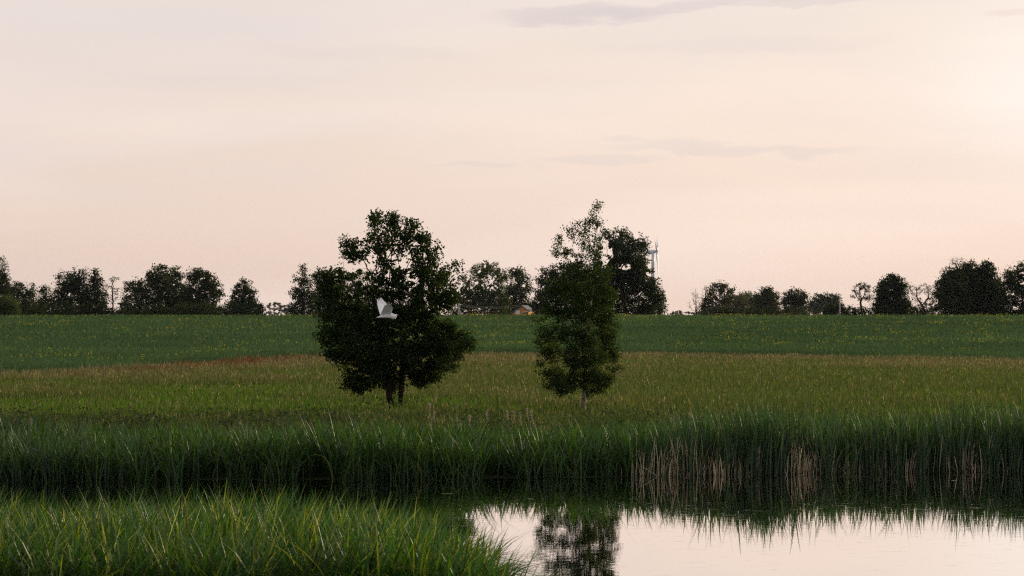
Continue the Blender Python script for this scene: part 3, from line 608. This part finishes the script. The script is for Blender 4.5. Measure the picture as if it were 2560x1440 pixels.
T('grey_bush', 'small pale brownish bush in front of the dark dome tree', 'bush', 950, [(1932,768,16,14),(1925,776,20,10)], (1930,800), nleaf=2200, leaf=.32, att=100, seed=39, cols=[((.09,.085,.055),2),((.075,.075,.05),2)])
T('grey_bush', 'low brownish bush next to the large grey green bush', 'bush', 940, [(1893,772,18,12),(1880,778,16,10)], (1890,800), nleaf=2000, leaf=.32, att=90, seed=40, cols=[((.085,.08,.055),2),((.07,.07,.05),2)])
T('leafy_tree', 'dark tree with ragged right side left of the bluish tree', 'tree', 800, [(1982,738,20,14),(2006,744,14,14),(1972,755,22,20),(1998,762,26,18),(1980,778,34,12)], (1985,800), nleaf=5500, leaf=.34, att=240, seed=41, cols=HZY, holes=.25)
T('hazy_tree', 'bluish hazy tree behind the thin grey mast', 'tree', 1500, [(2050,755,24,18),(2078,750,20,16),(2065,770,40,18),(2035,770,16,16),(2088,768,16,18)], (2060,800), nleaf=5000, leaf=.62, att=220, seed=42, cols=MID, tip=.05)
T('small_bush', 'dark low bush at the foot of the thin grey mast', 'bush', 660, [(2080,773,18,14),(2104,765,10,14),(2070,780,14,8),(2112,775,12,10)], (2088,800), nleaf=2600, leaf=.26, att=120, seed=43, cols=DKG)
T('sparse_tree', 'small airy tree with its trunk showing right of the mast', 'tree', 620, [(2152,716,16,10),(2140,728,14,10),(2168,726,13,12),(2132,742,10,6),(2170,745,14,10),(2150,745,12,10)], (2161,800), nleaf=1500, leaf=.26, att=160, seed=44, cols=MID, trunk_r=.24, trunk_top=.5, holes=.3)
T('low_hedge', 'low dark hedge at the foot of the airy tree', 'hedge', 640, [(2128,775,18,10),(2155,778,22,9),(2190,772,24,12),(2230,776,30,12),(2265,775,30,14),(2300,780,26,10),(2330,780,20,9)], (2160,800), nleaf=5000, leaf=.26, att=240, seed=45, cols=DKG, ry=.3)
T('low_hedge', 'low dark undergrowth running beneath the small trees left of the mast', 'hedge', 780, [(x_, 778, 20, 12 + 4 * math.sin(x_)) for x_ in range(1765, 2110, 22)], (1900,800), nleaf=5000, leaf=.26, att=240, seed=53, cols=MID, ry=.2)
T('round_tree', 'dense round dark tree standing alone before the big clump', 'tree', 590, [(2225,706,26,18),(2245,720,22,24),(2210,722,20,20),(2228,745,38,30),(2205,755,18,20),(2250,760,24,24),(2225,775,38,14)], (2230,800), nleaf=10500, leaf=.27, att=340, seed=46, cols=DKG, holes=.22)
T('bare_tree', 'half bare spreading tree between the round tree and the big clump', 'tree', 610, [(2290,728,18,16),(2315,722,20,16),(2330,735,14,18),(2292,748,16,10),(2275,725,8,10)], (2297,800), nleaf=1100, leaf=.2, att=380, seed=47, cols=MID, trunk_r=.26, tip=.028, trunk_top=.3)
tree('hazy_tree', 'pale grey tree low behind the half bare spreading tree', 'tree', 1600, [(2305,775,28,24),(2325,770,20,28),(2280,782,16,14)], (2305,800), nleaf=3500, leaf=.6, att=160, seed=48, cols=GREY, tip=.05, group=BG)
T('leafy_tree', 'massive tree on the left of the big right clump', 'tree', 560, [(2385,695,30,28),(2415,690,34,34),(2365,722,30,34),(2400,740,52,42),(2352,748,18,26),(2430,750,40,40),(2385,775,50,16)], (2396,800), nleaf=16000, leaf=.27, att=460, seed=49, cols=[((.030,.044,.020),4),((.038,.052,.022),3),((.02,.034,.016),2)], holes=.19)
T('bare_tree', 'thin twigs of a taller tree rising above the massive tree', 'tree', 575, [(2385,662,12,16),(2400,655,10,14),(2374,668,8,12),(2412,662,6,8)], (2392,800), nleaf=380, leaf=.17, att=200, seed=50, cols=MID, trunk_r=.2, tip=.018, trunk_top=.72)
T('leafy_tree', 'dark tree with two humps on the right of the big right clump', 'tree', 550, [(2425,678,20,24),(2462,678,22,22),(2450,710,38,30),(2482,715,18,24),(2460,745,42,40),(2495,750,20,32),(2470,775,40,14)], (2462,800), nleaf=15000, leaf=.27, att=460, seed=51, cols=DKG, holes=.22)
T('leafy_tree', 'tree with pierced crown cut off by the right edge of the picture', 'tree', 560, [(2535,690,26,24),(2565,680,26,26),(2530,722,30,26),(2570,730,34,36),(2525,760,26,26),(2565,770,36,20),(2505,706,10,10),(2600,720,36,50)], (2555,800), nleaf=12500, leaf=.27, att=480, seed=52, cols=DKG, holes=.30)

# ------------------------------------------------------------------ wind turbine
DW = 2370.0; s = DW / F
hub = px(1642, 628.4, DW); tb = (1632.5 - 1280) * s
wt = empty('wind_turbine', (tb, DW, 2.3)); tag(wt, 'white wind turbine rising behind the tallest oak', 'wind turbine')
m = MB(); zt = hub[2] - 1.6; zz = np.linspace(2.2, zt, 9)
m.tube([(tb, DW, q) for q in zz], np.linspace(2.3, 1.25, 9), 20, up=(1, 0, 0)); m.tube([(tb, DW, zt - .02), (tb, DW, zt + .5)], [1.35, 1.35], 20, up=(1, 0, 0))
m.build('tower', M['white_paint'], wt, smooth=True)
m = MB(); yaw = math.radians(-6); ax = np.array([math.cos(yaw), math.sin(yaw), .06]); ax /= np.linalg.norm(ax)
back = hub - ax * 8.1
m.tube([back + ax * q for q in (0, .25, 2.0, 5.0, 6.9, 7.0)], [.7, 1.2, 1.55, 1.6, 1.35, 1.1], 14, up=(0, 0, 1), sx=.95)
m.tube([back + ax * 3.4 + np.array([0, 0, -1.4]), back + ax * 3.4 + np.array([0, 0, -2.0])], [1.3, 1.3], 14, up=(1, 0, 0))
m.build('nacelle', M['white_paint'], wt, smooth=True)
m = MB(); m.tube([hub + ax * q for q in (-1.1, -.5, .4, 1.0, 1.4)], [1.25, 1.35, 1.15, .75, .15], 14); m.build('rotor_hub', M['white_paint'], wt, smooth=True)
side = np.cross(ax, (0, 0, 1)); side /= np.linalg.norm(side); up_ = np.cross(side, ax)
for th in (184.0, 304.0, 64.0):
    t_ = math.radians(th); rd = up_ * math.cos(t_) + side * math.sin(t_); tg = np.cross(ax, rd); R_ = 82 * s; rings = []
    for f_, ch, tk, tw in ((0.0, 1.2, 1.2, 0), (.05, 1.3, 1.15, 0), (.14, 2.4, .7, 28), (.22, 2.7, .5, 22), (.4, 2.1, .36, 14), (.6, 1.6, .26, 8), (.8, 1.15, .18, 4), (.95, .7, .10, 2), (1.0, .2, .05, 0)):
        c_, s_ = math.cos(math.radians(tw + 4)), math.sin(math.radians(tw + 4)); cd = tg * c_ + ax * s_; nd_ = -tg * s_ + ax * c_
        a = np.arange(10) / 10 * 2 * np.pi; off_ = .18 * ch if f_ > .1 else 0
        ch *= 1.35; rings.append(hub + rd * (f_ * R_ + .3) + (np.cos(a) * ch * .5 + off_)[:, None] * cd + (np.sin(a) * tk * .5 * (1 - .5 * np.cos(a)))[:, None] * nd_)
    m = MB(); m.loft(rings); m.build('rotor_blade', M['white_paint'], wt, smooth=True)

# ------------------------------------------------------------------ house behind the crest
DH = 690.0; s = DH / F
hc = px(1304.5, 763.0, DH); hz_ = float(ground_z(np.array([hc[0]]), np.array([DH]))[0])
house = empty('farm_house', (hc[0], DH, hz_)); tag(house, 'ochre gabled farmhouse peeping over the crop field beside the birch', 'house')
ya = math.radians(12); fx = np.array([math.cos(ya), -math.sin(ya), 0]); fy = np.array([math.sin(ya), math.cos(ya), 0]); O = np.array([hc[0], DH, 0.])
ridge = hc[2]; lslope = .70; L1, R1, LEN = 4.6, 1.9, 7.0
def hp(a, b_, zc): return O + fx * a + fy * b_ + np.array([0, 0, zc])
def prism(mb, sec, y0, y1, m=0):
    k = len(sec); V_ = [hp(a, y0, zc) for a, zc in sec] + [hp(a, y1, zc) for a, zc in sec]
    mb.add(V_, [list(range(k))[::-1], [k + j for j in range(k)]] + [[j, (j+1) % k, k + (j+1) % k, k + j] for j in range(k)], m)
zL, zR = ridge - L1 * lslope, ridge - R1 * lslope
m = MB(); prism(m, [(-L1 + .35, hz_ - .3), (R1 - .25, hz_ - .3), (R1 - .25, zR + .175 - .22), (0, ridge - .22), (-L1 + .35, zL + .245 - .22)], 0, LEN)
m.build('wall', M['ochre_wall'], house)
m = MB()
for (a0, z0, a1, z1) in ((-L1, zL, 0, ridge), (0, ridge, R1, zR)):
    prism(m, [(a0, z0 - .16), (a1, z1 - .16), (a1, z1), (a0, z0)], -.30, LEN + .3)
roof = m.build('roof', M['roof'], house)
m = MB(); m.box((0, 0, 0), (.01, .01, .01)); m = MB()
ch_ = hp(.35, 6.2, 0); m.box((ch_[0] - .42, ch_[1] - .42, ridge - .9), (ch_[0] + .42, ch_[1] + .42, ridge + .85)); m.box((ch_[0] - .5, ch_[1] - .5, ridge + .85), (ch_[0] + .5, ch_[1] + .5, ridge + 1.0))
m.build('chimney', M['chimney'], roof, origin=None)
m = MB(); prism(m, [(-.22, ridge + .005), (.22, ridge + .005), (.0, ridge + .14)], -.32, LEN + .32); m.build('ridge_cap', M['trim'], roof)
m = MB(); prism(m, [(-L1, zL - .28), (0, ridge - .28), (R1, zR - .28), (R1, zR + .02), (0, ridge + .02), (-L1, zL + .02)], -.36, -.303); m.build('bargeboard', M['trim'], roof)
for b2 in (house.children[-1],): pass
m = MB(); prism(m, [(.2, zR - .45), (R1 + .1, zR - .30), (R1 + .1, zR - .18), (.2, zR - .33)], -.8, -.02); m.build('porch_roof', M['trim'], house)
wx, wz = -1.05, px(1295, 779.5, DH)[2]
win = MB(); prism(win, [(wx - .55, wz - .62), (wx + .55, wz - .62), (wx + .55, wz + .40), (wx - .55, wz + .40)], -.06, .02); win = win.build('window', M['trim'], house)
m = MB(); prism(m, [(wx - .30, wz - .42), (wx + .30, wz - .42), (wx + .30, wz + .18), (wx - .30, wz + .18)], -.075, -.055); m.build('pane', M['glass'], win)
for ob in (roof, win):
    for c_ in ob.children: c_.location = (0, 0, 0)

# ------------------------------------------------------------------ poles, wires, mast, shed
DP = 640.0
p0 = px(1146.5, 760, DP); pz = float(ground_z(np.array([p0[0]]), np.array([DP]))[0])
po = empty('utility_pole', (p0[0], DP, pz)); tag(po, 'grey utility pole with a slanting brace right of the maple', 'utility pole')
m = MB(); m.tube([(p0[0], DP, pz - .3), (p0[0], DP, p0[2])], [.17, .12], 10, up=(1, 0, 0)); m.build('post', M['post'], po, smooth=True)
m = MB(); e2 = px(1158, 790, DP); m.tube([(e2[0], DP, pz - .2), (p0[0] + .1, DP, p0[2] - .7)], [.10, .08], 8, up=(1, 0, 0)); m.build('brace', M['post'], po, smooth=True)
for i, (ya_, yb_) in enumerate(((760.5, 762), (763.5, 765.5))):
    a = px(1146.5, ya_, DP); b_ = px(1300, yb_, DH - 4); m = MB(); tt_ = np.linspace(0, 1, 13)
    m.tube([a + (b_ - a) * q - np.array([0, 0, .6 * 4 * q * (1 - q)]) for q in tt_], [.016] * 13, 5)
    o = m.build('power_line', M['wire'], origin=tuple(a)); tag(o, ('upper' if i == 0 else 'lower') + ' thin wire running from the braced pole to the farmhouse', 'wire', 'wires between the pole and the farmhouse')
DM = 640.0; a = px(2099.5, 733, DM); gz_ = float(ground_z(np.array([a[0]]), np.array([DM]))[0])
m = MB(); m.tube([(a[0], DM, gz_), (a[0], DM, a[2] - 1.2), (a[0], DM, a[2] - 1.15), (a[0], DM, a[2])], [.15, .12, .05, .03], 8, up=(1, 0, 0))
o = m.build('mast', M['post'], smooth=True, origin=(a[0], DM, gz_)); tag(o, 'thin grey mast standing in the gap of the right treeline', 'mast')
DS = 600.0; a = px(2513.5, 772, DS); gz_ = float(ground_z(np.array([a[0]]), np.array([DS]))[0])
sh_ = empty('shed', (a[0], DS, gz_)); tag(sh_, 'small white shed glimpsed beneath the trees at the far right', 'shed')
m = MB(); m.add([(a[0]-.35,DS-.5,gz_),(a[0]+.35,DS-.5,gz_),(a[0]+.35,DS-.5,a[2]-.35),(a[0],DS-.5,a[2]-.05),(a[0]-.35,DS-.5,a[2]-.35),(a[0]-.35,DS+1.5,gz_),(a[0]+.35,DS+1.5,gz_),(a[0]+.35,DS+1.5,a[2]-.35),(a[0],DS+1.5,a[2]-.05),(a[0]-.35,DS+1.5,a[2]-.35)],
      [[0,1,2,3,4],[9,8,7,6,5],[0,5,6,1],[1,6,7,2],[2,7,8,3],[3,8,9,4],[4,9,5,0]]); m.build('wall', M['trim'], sh_)
m = MB()
for sg in (-1, 1):
    V_ = [(a[0], DS-.7, a[2]), (a[0]+sg*.5, DS-.7, a[2]-.42), (a[0]+sg*.5, DS+1.7, a[2]-.42), (a[0], DS+1.7, a[2])]
    m.add(V_ + [(q[0], q[1], q[2]-.05) for q in V_], [[0,1,2,3],[7,6,5,4],[0,4,5,1],[1,5,6,2],[2,6,7,3],[3,7,4,0]])
m.build('roof', M['trim'], sh_)

# ------------------------------------------------------------------ egret
DB = 92.0; sb = DB / F / 14.4
def bp(X, Y, dy=0.0): return px(900 + X / 14.4, 720 + Y / 14.4, DB) + np.array([0, dy, 0])
bo = bp(950, 1010); bird = empty('egret', tuple(bo)); tag(bird, 'white egret flying to the right with raised wings in front of the maple', 'bird')
m = MB()
spine = [(585, 1072, 3), (640, 1058, 18), (720, 1040, 38), (800, 1022, 56), (900, 1012, 68), (1000, 1010, 74), (1090, 1008, 76), (1150, 1020, 82), (1200, 1040, 84), (1248, 1052, 74),
         (1282, 1040, 46), (1288, 1010, 34), (1262, 985, 30), (1232, 972, 30), (1262, 965, 36), (1300, 968, 34), (1325, 976, 24), (1340, 980, 12)]
spine = [q for q in spine if q[0] not in (1288, 1262, 1232)]
spine = spine[:10] + [(1275, 1010, 52), (1270, 985, 42), (1290, 972, 34), (1318, 975, 24), (1335, 978, 12)]
m.tube([bp(a_, b_) for a_, b_, _ in spine], [q * sb for _, _, q in spine], 14, sx=.72, up=(0, 1, 0)) if False else None
rings = []
pts = np.array([bp(a_, b_) for a_, b_, _ in spine]); rr = np.array([q[2] * sb for q in spine])
for i, p_ in enumerate(pts):
    d_ = pts[min(i+1, len(pts)-1)] - pts[max(i-1, 0)]; d_ /= np.linalg.norm(d_); v_ = np.array([0, 1., 0]); w_ = np.cross(d_, v_)
    a = np.arange(14) / 14 * 2 * np.pi; wfac = 1.05 if i > 9 else (.8 if i > 2 else 1.6)
    rings.append(p_ + rr[i] * (np.cos(a)[:, None] * v_ * wfac + np.sin(a)[:, None] * w_))
m.loft(rings)
# back of the folded neck
m.tube([bp(1120, 945), bp(1150, 940), bp(1185, 960), bp(1230, 975), bp(1275, 968)], [20*sb, 42*sb, 40*sb, 30*sb, 26*sb], 10, up=(0, 1, 0))
def wing(mb, root_f, root_b, lead, trail, fingers, dyf, sign, m=0):
    """lead / trail: lists of (X, Y) from root to tip; dyf gives sideways offset from height"""
    K_ = 26; Lp = np.array([root_f] + lead, float); Tp = np.array([root_b] + trail, float)
    def along(Pp, n_):
        s_ = np.concatenate([[0], np.cumsum(np.linalg.norm(np.diff(Pp, axis=0), axis=1))]); s_ /= s_[-1]; q = np.linspace(0, 1, n_)
        return np.stack([np.interp(q, s_, Pp[:, 0]), np.interp(q, s_, Pp[:, 1])], -1)
    A_, B_ = along(Lp, K_), along(Tp, K_); NC = 9; top = []; bot = []
    for i in range(K_):
        for j in range(NC):
            f_ = j / (NC - 1); q = A_[i] * (1 - f_) + B_[i] * f_
            if j == NC - 1: q = q + (np.array([-10, 6]) if i % 2 else 0)
            cam_ = .030 * math.sin(math.pi * min(1, f_ * 1.25) ** .7) if f_ < .8 else .030 * math.sin(math.pi) ; th_ = .012 * (1 - f_) ** .7 * (1 - .6 * i / K_) + .002
            rip = .003 * (1 if i % 2 else -1) * (.3 + .7 * f_)
            p_ = bp(q[0], q[1], dyf(q[1])); top.append(p_ + np.array([0, (cam_ + th_ + rip) * 1.0, 0])); bot.append(p_ + np.array([0, cam_ - th_ + rip, 0]))
    n0 = K_ * NC; Fc = []
    for i in range(K_ - 1):
        for j in range(NC - 1):
            a_ = i * NC + j; Fc.append([a_, a_ + 1, a_ + NC + 1, a_ + NC]); Fc.append([n0 + a_ + NC, n0 + a_ + NC + 1, n0 + a_ + 1, n0 + a_])
    rim = [i * NC for i in range(K_)] + [(K_-1) * NC + j for j in range(1, NC)] + [i * NC + NC - 1 for i in range(K_ - 2, -1, -1)] + [j for j in range(NC - 2, 0, -1)]
    for a_, b_ in zip(rim, rim[1:] + rim[:1]): Fc.append([a_, b_, n0 + b_, n0 + a_])
    mb.add(top + bot, Fc, m)
    for (x0, y0, x1, y1, w0) in fingers:      # separate primaries at the tip
        a_, b_ = np.array([x0, y0], float), np.array([x1, y1], float); d_ = b_ - a_; nn = np.array([-d_[1], d_[0]]) / np.linalg.norm(d_)
        prof = [(0, 1), (.4, 1.05), (.8, .75), (1.0, .2)]; T_ = []; Bq = []
        for f_, wf in prof:
            for sg in (-1, 1):
                q = a_ + d_ * f_ + nn * sg * w0 * wf * .5; p_ = bp(q[0], q[1], dyf(q[1])); T_.append(p_ + np.array([0, .004, 0])); Bq.append(p_ - np.array([0, .002, 0]))
        k_ = len(T_); Fc = [[2*i, 2*i+1, 2*i+3, 2*i+2] for i in range(3)] + [[k_+2*i+2, k_+2*i+3, k_+2*i+1, k_+2*i] for i in range(3)]
        rim = [0, 2, 4, 6, 7, 5, 3, 1]
        for u_, v_ in zip(rim, rim[1:] + rim[:1]): Fc.append([u_, v_, k_ + v_, k_ + u_])
        mb.add(T_ + Bq, Fc, m)
yr = 975
far = lambda Y: .03 + max(0, (yr - Y)) * sb * .55
nea = lambda Y: -.03 - max(0, (yr - Y)) * sb * .95
wing(m, (1110, 940), (735, 960), [(1080, 800), (1000, 640), (900, 520), (850, 460)], [(690, 850), (650, 720), (612, 570), (618, 480)],
     [(645, 560, 600, 400, 42), (690, 540, 655, 368, 40), (740, 520, 702, 345, 40), (800, 520, 752, 342, 42), (855, 560, 790, 400, 44)], far, 1)
wing(m, (1115, 950), (765, 975), [(1150, 860), (1185, 740), (1150, 650), (1120, 600)], [(775, 880), (850, 730), (900, 630), (985, 590)],
     [(1015, 640, 988, 515, 40), (1090, 640, 1055, 503, 46), (1120, 680, 1092, 560, 44)], nea, -1)
m.build('body', M['feather'], bird, smooth=False)
m = MB(); m.tube([bp(1322, 978), bp(1350, 984), bp(1385, 990), bp(1415, 996)], [15*sb, 12*sb, 7*sb, 1.5*sb], 8); m.build('bill', M['bill'], bird, smooth=True)
m = MB(); e_ = bp(1322, 972); m.tube([e_ + np.array([0, -.034, 0]), e_ + np.array([0, .034, 0])], [6*sb, 6*sb], 8); m.build('eye', M['eye'], bird)
for dy_ in (-.02, .02):
    m = MB(); m.tube([bp(690, 1060, dy_), bp(560, 1085, dy_), bp(430, 1092, dy_), bp(360, 1085, dy_)], [10*sb, 7*sb, 6*sb, 5*sb], 7); m.tube([bp(370, 1087, dy_), bp(310, 1076, dy_)], [6*sb, 2*sb], 6)
    m.build('leg', M['leg_skin'], bird, smooth=True)

# ------------------------------------------------------------------ single stalks, seed plumes, floating leaves
def plume(x_, ytop, ybase, D, lab, col_, seed):
    r = RS(seed); top = px(x_, ytop, D); bs = px(x_ + 6, ybase, D); zg = float(ground_z(np.array([bs[0]]), np.array([D]))[0]); bs[2] = zg
    e_ = empty('reed_plume', tuple(bs)); tag(e_, lab, 'reed', 'pale seed plumes standing above the far reeds')
    m = MB(); m.tube([bs, bs * .5 + top * .5 + np.array([.02, 0, 0]), top], [.008, .006, .003], 5, up=(1, 0, 0)); m.build('stem', M['post'], e_)
    n_ = 60; f_ = r.rand(n_); P = top + np.stack([r.randn(n_) * .022 * (1.2 - f_) , r.randn(n_) * .022, -f_ * .30], -1)
    V_, Q_, C_ = leaf_quads(P, np.full(n_, .07), r, pick(r, n_, [col_], [1]), -.6, .3); mesh('seed_head', V_, Q_, M['dry'], e_, col=C_)
PC = (.40, .33, .27)
for i, (x_, yt, D_, lab) in enumerate(((1074, 1004, 93, 'tallest pale feathery reed plume just right of the maple trunks'), (1085, 1026, 90, 'cream reed plume close beside the tallest plume'),
        (1143, 1044, 90, 'first pale plume in the gap between maple and birch'), (1173, 1038, 91, 'second plume right of the maple, slightly taller than its left neighbour'),
        (1217, 1026, 92, 'whitest bushy plume midway between maple and birch'), (1268, 1026, 93, 'small plume left of the cluster near the birch'),
        (1285, 1028, 93.5, 'middle plume of the cluster left of the birch'), (1300, 1030, 92.5, 'short plume in the cluster left of the birch'), (1318, 1020, 94, 'highest plume of the cluster left of the birch'), (1329, 1024, 93, 'plume of the cluster standing closest to the birch'),
        (40, 1040, 90, 'brownish plume in the reeds at the left edge'), (78, 1046, 89, 'whitish plume in the reeds near the left edge'))):
    plume(x_, yt, 1090, D_, lab, PC if i != 10 else (.22, .15, .10), 300 + i)
def float_leaf(x_, y_, w_, lab, seed, col_=(.16, .17, .06)):
    D = H * F / (y_ - HZ); r = RS(seed); cx0 = (x_ - 1280) * D / F; a = np.linspace(0, 2 * np.pi, 15)[:-1]; hw_ = w_ * D / F * .5
    ring = np.stack([np.cos(a) * hw_ * (1 + r.randn(14) * .08), np.sin(a) * hw_ * .8, .006 + .004 * np.cos(a * 2)], -1)
    V_ = np.concatenate([[(0, 0, .008)], ring, ring * .98 - np.array([0, 0, .006])]) + np.array([cx0, D, 0])
    Fc = [[0, i + 1, (i + 1) % 14 + 1] for i in range(14)] + [[i + 1, i + 15, (i + 1) % 14 + 15, (i + 1) % 14 + 1] for i in range(14)] + [[i + 15 for i in range(14)][::-1]]
    o = mesh('floating_leaf', V_, Fc, M['dry'], col=np.tile(np.array(col_), (len(V_), 1)), origin=(cx0, D, 0)); tag(o, lab, 'leaf', 'leaves floating on the pond')
float_leaf(1118, 1234, 30, 'largest yellow green leaf floating below the far reeds', 1)
float_leaf(1325, 1247, 14, 'small pale leaf floating in the dark water right of centre', 2, (.3, .3, .22))
float_leaf(2383, 1201, 12, 'tiny pale leaf floating near the reeds on the right', 3, (.4, .38, .34))
r = RS(90); n_ = 160; yv = r.uniform(1235, 1275, n_); xv = r.uniform(1060, 2500, n_) ** 1.0; xv = 1080 + (xv - 1060) * r.rand(n_); D_ = H * F / (yv - HZ)
P = np.stack([(xv - 1280) * D_ / F, D_, np.full(n_, .004)], -1); V, Q, C = leaf_quads(P, r.uniform(.02, .06, n_), r, pick(r, n_, [(.30, .30, .22), (.2, .22, .1)], [1, 1]), 30, .6, .02)
o = mesh('floating_duckweed', V, Q, M['dry'], col=C); tag(o, 'specks of duckweed on the dark water', 'duckweed', kind='stuff')

# ------------------------------------------------------------------ haze
m = MB(); m.box((-2900, -59, -2.2), (2900, 6500, 110)); hm = new_mat('haze')
v = hm.node_tree.nodes.new('ShaderNodeVolumePrincipled'); v.inputs['Color'].default_value = (.80, .88, 1.0, 1); v.inputs['Density'].default_value = .000013; v.inputs['Anisotropy'].default_value = .3
o_ = hm.node_tree.nodes.new('ShaderNodeOutputMaterial'); hm.node_tree.links.new(v.outputs[0], o_.inputs['Volume'])
o = m.build('haze', hm); tag(o, 'thin evening haze over the fields', 'haze', kind='stuff')
